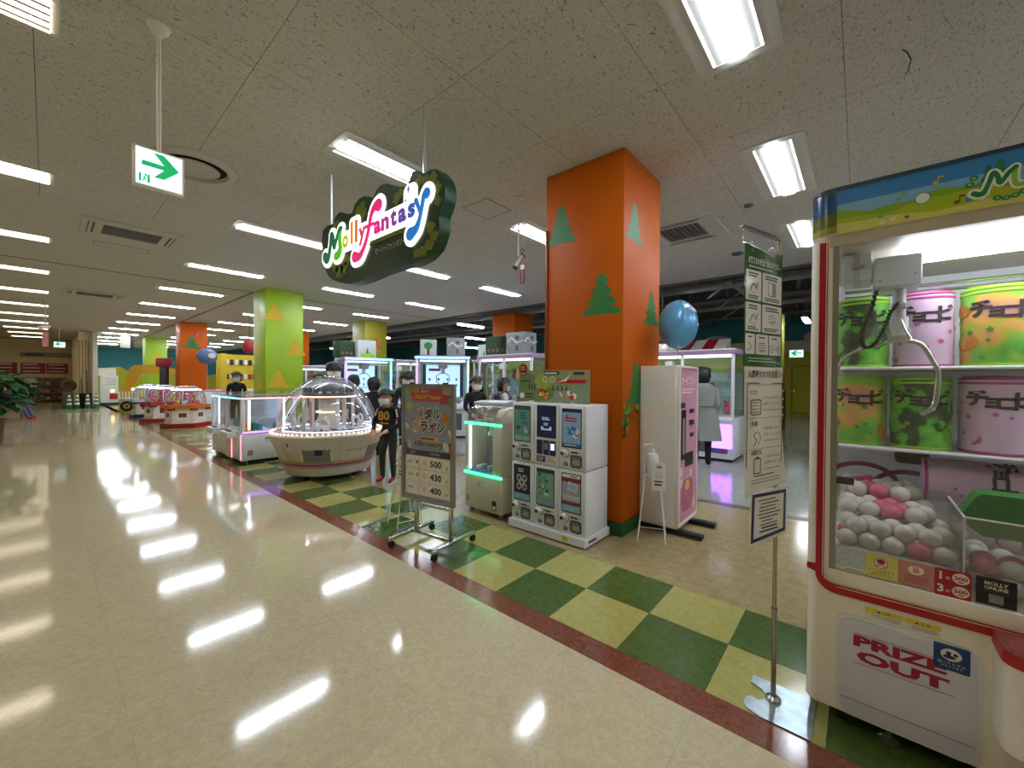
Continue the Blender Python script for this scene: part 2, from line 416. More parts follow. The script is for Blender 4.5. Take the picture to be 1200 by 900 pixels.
# ---------------------------------------------------------------- ceiling lamps
lampframe = mat('lamp frame white', '#cfcdc4', .5, var=.02); reflect = mat('lamp reflector', '#c9c8c2', .35, var=.02); edge_glint = emat('lamp edge painted glint', '#f4f8ff', 2.2)
tubeem = emat('lamp tube white', '#ecf4ff', TUBE_L); tubewarm = emat('lamp tube warm', '#fff0d6', TUBE_L*.18)
raweM = emat('bare tube light', '#f4f8ff', 40.)
def lamp_a():
    r = thing('ceiling_lamp', 'recessed white lamp with one wide bright tube set in the ceiling', 'lamp', group='white tube lamps in the ceiling')
    o, i = [(-.69, -.25), (.69, -.25), (.69, .25), (-.69, .25)], [(-.625, -.155), (.625, -.155), (.625, .155), (-.625, .155)]
    m = MB(); m.ring(o, i, -.007, .004, lampframe); m.ring(i, [(p[0]*.985, p[1]*.94) for p in i], -.009, .0, reflect); m.build('lamp_frame', r)
    m = MB(); z = -.003
    m.add([(-.62, -.15, z), (.62, -.15, z), (.62, -.06, z-.002), (-.62, -.06, z-.002), (-.62, .06, z-.002), (.62, .06, z-.002), (.62, .15, z), (-.62, .15, z)], [(3, 2, 1, 0), (7, 6, 5, 4)], reflect)
    m.build('reflector', r)
    m = MB(); m.box(-.615, .615, -.05, .05, -.02, -.0045, tubeem); m.build('lamp_tube', r)
    for s in (-1, 1): MB().box(-.61, .61, s*.143-.007, s*.143+.007, -.0098, -.0035, edge_glint).build('lamp_edge', r)  # edge strips emit to imitate the tube's light reflected in the lens edges
    return r
def lamp_b():
    r = thing('louvre_lamp', 'recessed warm lamp with thin louvre strips in the aisle ceiling', 'lamp', group='warm louvre lamps over the aisle')
    o, i = [(-.66, -.2), (.66, -.2), (.66, .2), (-.66, .2)], [(-.62, -.165), (.62, -.165), (.62, .165), (-.62, .165)]
    MB().ring(o, i, -.007, .004, lampframe).build('lamp_frame', r)
    MB().box(-.62, .62, -.165, .165, -.014, -.002, tubewarm).build('lamp_panel', r)
    s0 = None
    for k in range(4):
        y = -.11+.073*k
        m = MB(); m.box(-.62, .62, -.012, .012, -.024, -.004, lampframe)
        s = m.build('louvre', r) if s0 is None else s0.copy()
        if s0 is None: s0 = s
        else: COL.objects.link(s); s.parent = r
        s.location = (0, y, 0)
    return r
def offscreen(root, base):
    """lamps of the same ceiling rows that carry on past the frame"""
    root.name = base+'_offscreen'; n = {}
    for c in root.children:
        t = c.name.split('.')[0]
        if t in ('lamp_tube', 'lamp_panel', 'lamp_edge'):
            n[t] = n.get(t, 0)+1; c.name = base+'_'+t+('_opposite' if n[t] > 1 else '')+'_offscreen'
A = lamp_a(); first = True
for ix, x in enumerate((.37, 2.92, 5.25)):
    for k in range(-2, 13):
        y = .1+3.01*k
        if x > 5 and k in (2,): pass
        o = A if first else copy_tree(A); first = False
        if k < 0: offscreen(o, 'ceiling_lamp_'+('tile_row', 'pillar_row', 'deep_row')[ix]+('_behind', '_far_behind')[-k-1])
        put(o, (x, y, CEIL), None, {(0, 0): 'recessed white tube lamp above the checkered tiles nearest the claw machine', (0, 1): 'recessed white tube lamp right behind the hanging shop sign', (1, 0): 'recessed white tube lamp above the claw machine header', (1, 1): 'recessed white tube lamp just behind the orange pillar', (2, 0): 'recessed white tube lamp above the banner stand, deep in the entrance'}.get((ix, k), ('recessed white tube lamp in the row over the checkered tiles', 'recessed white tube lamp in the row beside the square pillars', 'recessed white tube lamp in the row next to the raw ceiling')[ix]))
Bl = lamp_b(); first = True
for k in range(-2, 12):
    o = Bl if first else copy_tree(Bl); first = False
    put(o, (-2.62, .14+3.01*k, CEIL))
    if k < 1: offscreen(o, 'louvre_lamp_aisle_row_'+('beside', 'behind', 'far_behind')[-k])
def lamp_raw():
    r = thing('hanging_lamp', 'bare white tube lamp hanging on rods below the dark raw ceiling', 'lamp', group='hanging tube lamps below the raw ceiling')
    MB().box(-.62, .62, -.09, .09, .05, .1, lampframe, .01).build('lamp_body', r)
    MB().box(-.6, .6, -.07, .07, .0, .05, raweM, .02).build('lamp_tube', r)
    for s in (-.45, .45): MB().cyl((s, 0, .1), (s, 0, 1.39), .008, rawp, n=6).build('rod', r)
    return r
Lr = lamp_raw(); first = True
for x, y in ((7.9, 16.2), (9.9, 22.2), (11.9, 15.3), (14.6, 17.2), (7.9, 10.0), (11.1, 13.1), (10.3, 24.8), (10.34, 4.05), (13.6, .76)):
    o = Lr if first else copy_tree(Lr); first = False
    put(o, (x, y, 3.35), 0)

# ---------------------------------------------------------------- ceiling equipment
ventm = mat('vent grey', '#55524a', .7); acw = mat('air unit white', '#c4c1b6', .6, var=.02)
def aircon(label, loc, L, Wd, rz=0, slats=10, col=acw):
    r = thing('air_conditioner', label, 'air conditioner', loc, rz, None)
    m = MB(); o = rrect(-L/2, L/2, -Wd/2, Wd/2, .03); i = rrect(-L*.3, L*.3, -Wd*.28, Wd*.28, .01); m.ring(o, i, -.025, .002, col); m.build('panel', r)
    MB().box(-L*.31, L*.31, -Wd*.29, Wd*.29, -.006, .001, ventm).build('grille_back', r)
    s0 = None
    for k in range(slats):
        y = -Wd*.26+Wd*.52*k/(slats-1)
        if s0 is None: s = MB().box(-L*.3, L*.3, -.006, .006, -.02, -.006, grey).build('slat', r); s0 = s
        else: s = s0.copy(); COL.objects.link(s); s.parent = r
        s.location = (0, y, 0)
    for sx in (-1, 1):
        MB().box(sx*L*.39-.012, sx*L*.39+.012, -Wd*.3, Wd*.3, -.028, -.02, ventm).build('outlet', r)
        MB().box(sx*L*.44-.006, sx*L*.44+.006, -Wd*.34, Wd*.34, -.028, -.02, ventm).build('outlet', r)
    return r
aircon('white ceiling air conditioner with dark grille beside the orange pillar', (4.0, 1.42, CEIL), .95, 1.0, 0, 9)
aircon('wide beige ceiling air conditioner with grey grille above the aisle', (-1.18, 7.75, CEIL), 1.05, .95, 0, 9)
aircon('small ceiling air conditioner further down the aisle', (-1.2, 14.5, CEIL), 1.1, .9, 0, 6)
def hatch(loc, sx, sy, label):
    m = MB(); o = [(-sx, -sy), (sx, -sy), (sx, sy), (-sx, sy)]; m.ring(o, [(p[0]*.94, p[1]*.94) for p in o], -.006, .002, alu); m.box(-sx*.94, sx*.94, -sy*.94, sy*.94, -.003, .001, plainc)
    h = m.build('ceiling_hatch'); h.location = loc; tag(h, label, 'hatch')
hatch((1.63, 3.06, CEIL), .23, .22, 'square access hatch with metal frame in the ceiling')
hatch((-1.2, 8.75, CEIL), .34, .14, 'small oblong access hatch beside the beige air conditioner')
# round air diffuser beside the exit sign
r = thing('air_diffuser', 'round ceiling air diffuser with dark gap behind the exit sign', 'air vent', (-1.03, 4.62, CEIL))
MB().lathe([(.36, .0), (.36, -.015), (.31, -.038), (.29, -.038), (.27, .0)], acw, 40).build('outer_ring', r)
MB().lathe([(.28, -.004), (.001, -.004)], mat('vent black', '#0b0a08', .9), 40).build('gap', r)
MB().lathe([(.19, -.028), (.185, -.035), (.1, -.038), (.001, -.039)], acw, 40).build('inner_disc', r)
MB().lathe([(.215, -.03), (.205, -.036), (.19, -.028)], acw, 40).build('cone', r)
for k, (x, y) in enumerate(((-.83, 2.45), (-.92, 2.72))):
    o = MB().lathe([(.07, .0), (.068, -.004), (.06, -.004), (.058, 0)], acw, 24).build('ceiling_ring'); o.location = (x, y, CEIL)
    tag(o, 'faint round mark ring on the ceiling panel near the exit sign', 'ring', 'round ring marks on the ceiling')
for k, (x, y, lb) in enumerate(((5.6, 1.05, 'small round speaker grille in the ceiling beside the air conditioner'), (3.6, .52, 'small dark ceiling sensor above the claw machine'))):
    o = MB().lathe([(.09-.04*k, 0), (.09-.04*k, -.02), (.07-.04*k, -.03), (.001, -.03)], ventm, 20).build('ceiling_speaker' if k == 0 else 'ceiling_sensor'); o.location = (x, y, CEIL); tag(o, lb, 'speaker' if k == 0 else 'sensor')
o = MB().tube([(1.62, -.72, CEIL), (1.60, -.74, CEIL-.04), (1.61, -.76, CEIL-.09), (1.66, -.75, CEIL-.13), (1.70, -.74, CEIL-.12)], .004, black).build('loose_cable'); tag(o, 'short loose cable end poking out of the ceiling', 'cable')
# ================================================================== columns
colo = mat('orange painted pillar', '#b25200', .5, var=.03, scale=2, spec=.18); colg = mat('lime painted pillar', '#8fae18', .45, var=.03, scale=2)
trg = mat('tree decal green', '#256e2c', .5, var=.04); tro = mat('tree decal orange', '#c8a012', .5, var=.04)
def fir(cx, z0, w, h, n=4, fl=1):
    """outline of a ragged fir: tip, scalloped tiers to both sides"""
    right = []
    for k in range(n):
        t0 = k/n; t1 = (k+1)/n
        wo = w/2*(.28+.72*t1)
        for a in range(4):
            q = a/3
            right.append((wo*(t0*.55+.25+.75*math.sin(q*math.pi*.62))*(.8 if q == 0 else 1) if k or a else .02*w, h*(1-(t0+(t1-t0)*q))))
    right[-1] = (right[-1][0], 0.)
    base = [(x, .035*h*(k % 2)) for k, x in enumerate([w*.3, w*.16, w*.03, -w*.1, -w*.24, -w*.36])]
    p = [(0, h)] + right + base + [(-x, y) for x, y in reversed(right)]
    return [(cx+fl*x, z0+y) for x, y in p]
def column(label, x, y, m, trees_l, trees_f, tm, base=None, s=.89):
    r = thing('square_column', label, 'column', (x, y, 0))
    MB().box(0, s, 0, s, .12, CEIL, m, .012).build('shaft', r)
    MB().box(-.012, s+.012, -.012, s+.012, 0, .12, base or dgreen, .006).build('plinth', r)
    for (c, z, w, h) in trees_l:      # on the face towards the aisle
        MB(LEFTM).prism(fir(-c, z, w, h), 0, .0015, tm).build('tree_decal', r)
    for (c, z, w, h) in trees_f:      # on the face towards the entrance
        MB(FRONT).prism(fir(c, z, w, h), 0, .0015, tm).build('tree_decal', r)
    return r
C1 = column('glossy orange square pillar with green fir tree decals beside the capsule machines', 1.475, 1.13, colo,
    [(.695, 2.87, .26, .4), (.225, 2.09, .29, .4)],
    [(.23, 2.8, .27, .38), (.66, 2.04, .27, .36), (.3, 1.22, .3, .42)], trg)
MB().box(-.018, .0, .86, .885, .3, 3.05, mat('orange conduit', '#8a3a08', .4), .004).build('conduit', C1)
column('lime green square pillar with orange fir tree decals behind the domed machine', 1.39, 10.2, colg, [(.45, 2.85, .3, .4), (.5, 2.05, .3, .38), (.45, 1.2, .3, .4)],
    [(.2, 2.87, .32, .4), (.67, 2.04, .34, .4), (.28, 1.23, .36, .42)], tro, s=.86)
C3 = column('orange square pillar with one green fir decal further down the aisle', 1.32, 19.2, colo, [], [(.35, 2.6, .4, .5)], trg, s=.86)
MB(FRONT).text('7', .52, 2.98, .3, red, .003, bold=.02).build('number_mark', C3)
column('lime green square pillar far down the aisle by the teal wall', 1.4, 28.3, colg, [], [(.5, 2.3, .4, .45)], tro, s=.9)
column('yellow green pillar with red tree decal behind the prize machines', 5.6, 13.2, mat('olive painted pillar', '#8f8a14', .5), [], [(.45, 2.6, .35, .4)], mat('tree decal red', '#b5501c', .5), s=.9)
column('orange pillar rising behind the decorated prize cabinet', 7.6, 7.7, colo, [], [(.4, 2.6, .35, .4)], trg, s=.95)
column('dark orange pillar behind the lime pillar', 5.2, 19.2, colo, [], [(.5, 2.6, .3, .4)], tro, s=.9)
column('olive green pillar beside the yellow wall at the back', 13.2, 1.35, mat('olive pillar', '#7f8a20', .4), [], [], trg, s=.6)

# vine garland round the orange pillar
vn = thing('vine_garland', 'artificial ivy garland climbing the lower right side of the orange pillar', 'garland', (0, 0, 0))
vg = mat('ivy leaf green', '#4a9a2a', .5, var=.2, scale=30)
MB().tube([(1.47, 1.1, .95), (1.48, 1.095, 1.08), (1.47, 1.1, 1.2)] + [(1.46+.045*k, 1.1, 1.2-.02*k) for k in range(8)], .006, mat('vine stem', '#2f5a1c', .7), 6).build('stem', vn)
lf = None
rnd = random.Random(3)
for k in range(12):
    a = rnd.choice(((1.45+rnd.uniform(0, .34), 1.1, 1.2+rnd.uniform(-.1, .03)), (1.5+rnd.uniform(-.05, .05), 1.1, rnd.uniform(.85, 1.2)), (1.44+rnd.uniform(0, .04), 1.09, rnd.uniform(.9, 1.15))))
    if lf is None:
        m = MB(); m.add([(0, 0, 0), (.025, .005, .01), (.03, -.006, .035), (0, .0, .065), (-.03, -.006, .035), (-.025, .005, .01), (0, -.01, .03)], [(0, 1, 6), (1, 2, 6), (2, 3, 6), (3, 4, 6), (4, 5, 6), (5, 0, 6)], vg); lf = o = m.build('leaf', vn)
    else: o = lf.copy(); COL.objects.link(o); o.parent = vn
    o.location = a; o.rotation_euler = (rnd.uniform(-1, 1), rnd.uniform(-1, 1), rnd.uniform(-3, 3))

# ================================================================== hanging shop sign
sgn = thing('hanging_sign', 'cloud shaped green shop sign with multicoloured lettering hanging above the entrance', 'sign', (-.1, 0, 0))
out = [(3.821,2.931),(3.793,3.03),(3.70,3.06),(3.567,3.046),(3.511,3.105),(3.42,3.129),(3.33,3.10),(3.297,3.074),(3.22,3.06),(3.172,3.049),(3.113,3.123),(3.04,3.15),(2.956,3.149),(2.86,3.12),(2.791,3.086),(2.72,3.148),(2.65,3.16),(2.57,3.146),(2.47,3.10),(2.376,3.06),(2.30,3.035),(2.251,3.037),(2.221,3.098),(2.18,3.12),(2.141,3.113),(2.08,3.08),(2.03,3.056),(1.967,3.065),(1.894,3.045),(1.824,2.969),(1.79,2.90),(1.788,2.82),(1.805,2.765),(1.85,2.70),(1.861,2.664),(1.85,2.60),(1.871,2.552),(1.90,2.50),(1.931,2.462),(2.026,2.413),(2.10,2.40),(2.181,2.392),(2.372,2.400),(2.53,2.40),(2.688,2.395),(2.82,2.385),(2.952,2.377),(3.10,2.375),(3.243,2.386),(3.40,2.42),(3.565,2.474),(3.65,2.52),(3.72,2.587),(3.76,2.66),(3.79,2.76),(3.815,2.85)]
SG = LEFTM   # panel x = -world y
out = [(-y, z) for y, z in out]
sgdk = mat('sign dark green', '#0f3516', .4, var=.25, scale=9); sgsd = mat('sign side green', '#123a1c', .35, var=.05)
sgface = mat('sign face dark green', '#123f17', .4, var=.3, scale=9)  # the cloud body's own mottled dark green
MB(SG).prism(out, -.11, 0, sgface, sgsd).build('cloud_body', sgn)
lime_print_glow = mat('sign lime print and painted glow', '#7d8f24', .4, var=.05); glow = emat('sign lit white', '#f2f6e4', 1.05)
m = MB(SG)
rnd = random.Random(5)
for (cx, cz, rr) in [(-3.5, 2.60, .07), (-3.42, 2.54, .075), (-3.33, 2.56, .07), (-3.27, 2.62, .06), (-3.52, 3.0, .05), (-3.46, 3.02, .04), (-3.05, 3.03, .06), (-2.98, 3.06, .05), (-2.95, 3.0, .05), (-2.62, 3.0, .04), (-2.42, 2.97, .05), (-2.36, 3.0, .04), (-2.1, 3.02, .05), (-2.02, 2.98, .06), (-1.93, 2.99, .05), (-1.88, 2.9, .05), (-1.87, 2.8, .04), (-1.95, 2.62, .05), (-1.92, 2.55, .05), (-1.97, 2.49, .05), (-2.05, 2.46, .05), (-2.13, 2.46, .04)]:
    MB(SG).prism([(cx+rr*(1+.22*math.sin(5*t+cx*9))*math.cos(t), cz+rr*(.9+.2*math.sin(4*t+cz*7))*math.sin(t)) for t in (6.2832*k/22 for k in range(22))], .0, .002, lime_print_glow).build('leaf_print', sgn)
# white glowing outline behind the letters
m = MB(SG)
def stroke(m, pts, ws, z0, z1, mt):
    """ribbon with round ends through pts, half widths ws"""
    L_, R_ = [], []
    N = len(pts)
    for i, p in enumerate(pts):
        a = pts[max(0, i-1)]; b = pts[min(N-1, i+1)]; d = Vector((b[0]-a[0], b[1]-a[1])).normalized(); n = Vector((-d.y, d.x))*ws[i]
        L_.append((p[0]+n.x, p[1]+n.y)); R_.append((p[0]-n.x, p[1]-n.y))
    for i in range(N-1): m.prism([L_[i], L_[i+1], R_[i+1], R_[i]], z0, z1+4e-6*i, mt)
    for i in range(N): m.prism(circ(pts[i][0], pts[i][1], ws[i], None, 16), z0, z1+4e-6*(N+i), mt)
def spl(pts, n=5):
    o = []
    for i in range(len(pts)-1):
        p0 = pts[max(0, i-1)]; p1 = pts[i]; p2 = pts[i+1]; p3 = pts[min(len(pts)-1, i+2)]
        for k in range(n):
            t = k/n
            o.append(tuple(.5*((2*p1[c])+(-p0[c]+p2[c])*t+(2*p0[c]-5*p1[c]+4*p2[c]-p3[c])*t*t+(-p0[c]+3*p1[c]-3*p2[c]+p3[c])*t**3) for c in range(len(p1))))
    o.append(tuple(pts[-1])); return o
fpts = spl([(-2.67, 2.985, .055), (-2.73, 2.985, .035), (-2.79, 2.93, .022), (-2.825, 2.83, .02), (-2.87, 2.73, .02), (-2.93, 2.65, .022), (-3.0, 2.6, .034), (-3.08, 2.61, .052)])
ypts = spl([(-1.985, 2.885, .042), (-2.02, 2.87, .024), (-2.045, 2.79, .018), (-2.075, 2.71, .02), (-2.12, 2.645, .032), (-2.195, 2.62, .052)])
mpts = spl([(-3.70, 2.73, .05), (-3.66, 2.69, .04), (-3.62, 2.72, .03), (-3.58, 2.83, .024), (-3.56, 2.93, .026), (-3.525, 2.9, .024), (-3.5, 2.79, .024), (-3.47, 2.83, .02), (-3.4, 2.93, .022), (-3.36, 2.945, .026)])
mp2 = spl([(-3.37, 2.93, .026), (-3.38, 2.84, .028), (-3.37, 2.75, .034), (-3.41, 2.7, .045), (-3.46, 2.69, .04)])
for P, ex in ((fpts, .045), (ypts, .045), (mpts, .04), (mp2, .04)):
    stroke(m, [p[:2] for p in P], [p[2]+ex for p in P], .002, .012, glow)
m.prism(rrect(-3.34, -2.05, 2.70, 2.90, .05), .002, .0115, glow); m.prism(rrect(-3.2, -3.0, 2.8, 3.0, .05), .002, .0112, glow)
m.prism(rrect(-2.3, -2.12, 2.85, 3.03, .06), .002, .0113, glow); m.prism(rrect(-2.95, -2.2, 2.665, 2.76, .03), .002, .0111, lime_print_glow)  # lime band under the letters: their glow painted in as plain colour
m.build('letter_glow', sgn)
cols = {'M1': '#0e5f4e', 'M2': '#58b531', 'o': '#b8c51c', 'l1': '#e98a1c', 'l2': '#e0642a', 'y1': '#d53a6a', 'f': '#e8207c', 'a1': '#e0218a', 'n': '#b03090', 't': '#7c3aa0', 'a2': '#5b46a8', 's': '#3558b4', 'y2': '#1b74c8'}
cm = {k: emat('sign letter '+k, v, .5) for k, v in cols.items()}
z0, z1 = .012, .022
m = MB(SG); stroke(m, [p[:2] for p in mpts], [p[2] for p in mpts], z0, z1, cm['M1']); stroke(m, [p[:2] for p in mp2], [p[2] for p in mp2], z0, z1, cm['M2']); m.build('letter', sgn)
for ch, cx, zb, hh, ww, k in (('o', -3.27, 2.735, .125, .105, 'o'), ('l', -3.145, 2.745, .21, .045, 'l1'), ('l', -3.06, 2.745, .21, .045, 'l2'), ('y', -2.953, 2.695, .165, .115, 'y1'), ('a', -2.69, 2.74, .115, .105, 'a1'), ('n', -2.567, 2.74, .115, .11, 'n'), ('t', -2.437, 2.742, .15, .085, 't'), ('a', -2.313, 2.745, .115, .105, 'a2'), ('s', -2.184, 2.75, .115, .09, 's')):
    MB(SG).text(ch, cx, zb, hh, cm[k], .016, ww*1.12, bold=.05, res=4).build('letter', sgn)
m = MB(SG); stroke(m, [p[:2] for p in fpts], [p[2] for p in fpts], z0, z1, cm['f']); m.box(-2.9, -2.74, 2.83, 2.855, z0, z1, cm['f']); m.build('letter', sgn)
m = MB(SG); stroke(m, [p[:2] for p in ypts], [p[2] for p in ypts], z0, z1, cm['y2']); stroke(m, [(-2.12, 2.865), (-2.085, 2.8), (-2.06, 2.745)], [.022, .016, .016], z0, z1, cm['y2']); m.build('letter', sgn)
MB(SG).text('モーリーファンタジー', -2.517, 2.565, .06, mat('sign kana print', '#cfd6c2', .4, var=.02), .003, .46, bold=.015).build('kana_lettering', sgn)
m = MB(SG)
for cx, cz, s_ in ((-2.23, 2.99, .035), (-2.27, 2.91, .022)):
    m.prism([(cx, cz+s_), (cx+s_*.22, cz+s_*.22), (cx+s_*.7, cz), (cx+s_*.22, cz-s_*.22), (cx, cz-s_), (cx-s_*.22, cz-s_*.22), (cx-s_*.7, cz), (cx-s_*.22, cz+s_*.22)], .012, .016, cm['a2'])
m.build('sparkle', sgn)
for y in (2.111, 3.716): MB().cyl((.055, y, 2.95), (.055, y, CEIL), .012, lgrey, n=8).build('hanging_rod', sgn)

# ================================================================== exit sign on a rod
def exit_sign(label, loc, rz, W_, H_, flip=1, zdrop=.76):
    r = thing('exit_sign', label, 'sign', loc, rz)
    MB().box(-W_/2-.008, W_/2+.008, -.02, .02, -H_/2-.008, H_/2+.008, cream, .004).build('sign_box', r)
    f = MB(frontm(-.0205)); f.rect(-W_/2+.004, W_/2-.004, -H_/2+.004, H_/2-.004, .0005, emat('exit sign face', '#cfeaf0', .95)); face = f.build('face', r)
    g = emat('exit arrow green', '#16b86a', .45)
    a = [(-.38, .07), (.1, .07), (-.12, .36), (.1, .36), (.44, .01), (.1, -.33), (-.12, -.33), (.1, -.06), (-.38, -.06)]
    f = MB(frontm(-.0205)); f.prism([(flip*x*W_*.95, y*H_*.95+.02) for x, y in a], .0006, .0016, g).build('arrow', face)
    f = MB(frontm(-.0205))
    x0 = -.42*W_
    f.rect(x0, x0+.05*W_, -.42*H_, -.2*H_, .001, g); f.rect(x0+.17*W_, x0+.22*W_, -.42*H_, -.2*H_, .001, g)
    f.tube([(x0+.08*W_, -.4*H_, .001), (x0+.11*W_, -.32*H_, .001), (x0+.13*W_, -.25*H_, .001)], .003, g, 5); f.tube([(x0+.08*W_, -.28*H_, .001), (x0+.11*W_, -.3*H_, .001), (x0+.15*W_, -.38*H_, .001)], .003, g, 5); f.flat(circ(x0+.14*W_, -.22*H_, .006), .0015, g)
    f.build('running_figure', face)
    for s in ((-.0065, .0065) if zdrop > .31 else ()): MB().cyl((s, 0, H_/2), (s, 0, zdrop), .0055, cream, n=8).build('rod', r)
    if zdrop > .31: MB().lathe([(.001, zdrop-.05), (.03, zdrop-.045), (.05, zdrop-.02), (.06, zdrop)], cream, 20).build('ceiling_cup', r)
    return r
exit_sign('green and white exit sign with large right arrow hanging on a rod', (-1.563, 2.76, 2.735), 0, .225, .225, 1, CEIL-2.735)
exit_sign('small far exit sign with left arrow above the aisle', (-1.66, 26.5, 2.9), 0, .34, .24, -1, CEIL-2.9)
exit_sign('small exit sign on the cream band by the yellow wall', (21.155, 1.75, 2.78), -90, .55, .35, -1, .3)

# security camera on a pole with a red tag
r = thing('security_camera', 'security camera on a ceiling pole with a red hanging tag beside the orange pillar', 'camera', (1.64, 2.54, 0))
MB().cyl((0, 0, 2.93), (0, 0, CEIL), .011, lgrey, n=8).build('pole', r)
MB().lathe([(.055, CEIL), (.055, CEIL-.012), (.014, CEIL-.03)], lgrey, 18).build('ceiling_plate', r)
m = MB(); m.cyl((.05, -.02, 2.93), (-.02, .03, 2.80), .03, lgrey, n=12); m.cyl((-.02, .03, 2.80), (-.03, .037, 2.78), .033, black, n=12); m.cyl((.05, -.02, 2.93), (.056, -.024, 2.94), .033, black, n=12); m.build('camera_body', r)
MB().tube([(.05, -.02, 2.94), (.06, -.03, 3.0), (.04, -.02, 3.03), (.02, 0, 2.98), (0, 0, 2.95)], .004, black, 6).build('cable', r)
t = MB(); t.box(.005, .009, -.09, -.02, 2.60, 2.82, mat('maroon tag', '#7a1030', .5)); t.box(.0035, .005, -.085, -.025, 2.76, 2.815, offw)
t.x(Matrix.Translation((.004, -.055, 0)) @ LEFTM)
for k, c in enumerate('防犯カメラ'): t.text(c, 0, 2.725-.028*k, .022, offw, .0015)
t.build('warning_tag', r)
def rod_camera(loc, label, z):
    r = thing('security_camera', label, 'camera', loc)
    MB().cyl((0, 0, z+.1), (0, 0, CEIL), .015, lgrey, n=6).build('pole', r); MB().cyl((-.1, -.1, z+.05), (.06, .1, z+.12), .05, offw, n=8).build('camera_body', r)
    MB().box(-.06, .06, -.02, .02, z-.45, z-.05, mat('tag pinkish', '#c07a80', .5)).build('warning_tag', r)
rod_camera((-2.05, 16.5, 0), 'security camera on a pole with tag over the far left aisle', 2.75)
# ================================================================== big claw machine (local: x right, y back, z up; front at y=0)
cw = thing('claw_machine', 'large white claw machine with red trim and a landscape header at the entrance', 'claw machine', (.15, -.37, 0), AISLE)
CWW, CWD = 1.92, .98
body = rrect(0, CWW, 0, CWD, .045, 6)
MB().prism(body, .085, .60, cream, smooth=True).build('lower_cabinet', cw)
# front of the lower cabinet
f = MB(frontm(0)); f.prism(rrect(.1, .51, .085, .505, .05, 5), 0, .004, white); dr = f.build('door_surround', cw)
pd = mat('frosted prize door', '#d6d7e6', .15, var=.04, scale=2)
f = MB(frontm(-.004)); f.prism(rrect(.114, .496, .095, .489, .045, 5), 0, .004, pd); d = f.build('prize_door', cw)
crim = mat('crimson lettering', '#a3123a', .5, var=.02)
f = MB(frontm(-.0085))
f.text('PRIZE', .289, .383, .045, crim, .001, .262, bold=.05); f.text('OUT', .298, .323, .047, crim, .001, .26, bold=.05)
f.rect(.158, .44, .4335, .4355, .001, crim); f.rect(.158, .44, .312, .314, .001, crim); f.rect(.116, .494, .154, .156, .001, dark)
f.build('prize_out_lettering', d)
f = MB(frontm(-.009)); f.prism(rrect(.385, .477, .405, .497, .004), 0, .001, mat('blue sticker', '#14417f', .5)); st = f.build('help_sticker', cw)
f = MB(frontm(-.0105)); f.flat(circ(.43, .463, .027, .022), 0, offw); f.flat(circ(.425, .455, .016, .007), .0004, navy); f.flat(circ(.423, .468, .007), .0004, navy); f.flat(circ(.441, .466, .006), .0004, navy)
f.text('困ったときは', .431, .427, .009, offw, .0004, .07); f.text('スタッフまで', .431, .415, .009, offw, .0004, .055); f.build('sticker_print', st)
for x0, x1, t in ((.192, .303, '注意'), (.307, .404, '注 意')):
    f = MB(frontm(-.001)); f.prism(rrect(x0, x1, .512, .552, .002), 0, .001, offw); f.rect(x0+.001, x1-.001, .534, .551, .0012, yellow); f.text('▲ '+t, (x0+x1)/2, .537, .011, dark, .0016, .04)
    for k in range(3): f.rect(x0+.02, x1-.008, .528-.006*k, .530-.006*k, .0014, grey)
    f.build('caution_label', cw)
# red trim: band along the front, rounded corner, up the left pillar
band = rrect(-.0, CWW, -.0, CWD, .085, 6)
def offset_rr(e): return rrect(-e, CWW+e, -e, CWD+e, .085+e, 6)
BZ = .572; f = MB(frontm(-.0035)); q = [(.1+.07*math.cos(R(a)), BZ+.07+.07*math.sin(R(a))) for a in range(180, 271, 15)]; q2 = [(.1+.048*math.cos(R(a)), BZ+.07+.033*math.sin(R(a))) for a in range(270, 179, -15)]
f.prism(q+[(CWW-.1, BZ), (CWW-.1, BZ+.037)]+q2, 0, .004, red); f.build('red_band', cw)
f = MB(frontm(-.0078)); f.rect(.1, CWW-.1, BZ+.029, BZ+.032, 0, offw); f.build('white_pinstripe', cw)
f = MB(frontm(-.004)); f.prism([(.03, BZ+.07), (.052, BZ+.07), (.052, 2.05), (.03, 2.05)], 0, .003, red)
f.prism([(.0, .655), (.03, .645), (.03, .68), (.0, .678)], 0, .003, red); f.rect(.056, .059, .60, 2.05, .0032, red); f.build('red_pillar_stripe', cw)
# pillars, sills, beam
MB().prism(rrect(0, .088, 0, .088, .04, 5), .60, 2.06, cream, smooth=True).build('corner_pillar', cw)
MB().prism(rrect(CWW-.088, CWW, 0, .088, .04, 5), .60, 2.06, cream, smooth=True).build('corner_pillar', cw)
for x in (0, CWW-.07): MB().box(x, x+.07, CWD-.07, CWD, .60, 2.06, cream, .01).build('corner_pillar', cw)
MB().box(.07, CWW-.07, .0, .06, .60, .668, cream, .003).build('window_sill', cw)
MB().prism(rrect(0, CWW, 0, CWD, .085, 6), 2.03, 2.078, mat('beige beam', '#b8ad97', .45), smooth=True).build('upper_beam', cw)
MB().box(.03, CWW-.03, .03, CWD-.02, .60, .69, white).build('playfield_deck', cw)
MB().box(.03, CWW-.03, CWD-.05, CWD-.02, .69, 2.03, mat('inner back panel', '#e2e7f0', .4, var=.02)).build('back_panel', cw)
MB().box(.01, .02, .09, CWD-.06, .66, 2.03, glass).build('side_pane', cw); MB().box(CWW-.02, CWW-.01, .09, CWD-.06, .66, 2.03, glass).build('side_pane', cw)
MB().box(.088, CWW/2-.005, .012, .018, .668, 2.03, glass).build('front_pane', cw); MB().box(CWW/2+.005, CWW-.088, .012, .018, .668, 2.03, glass).build('front_pane', cw)
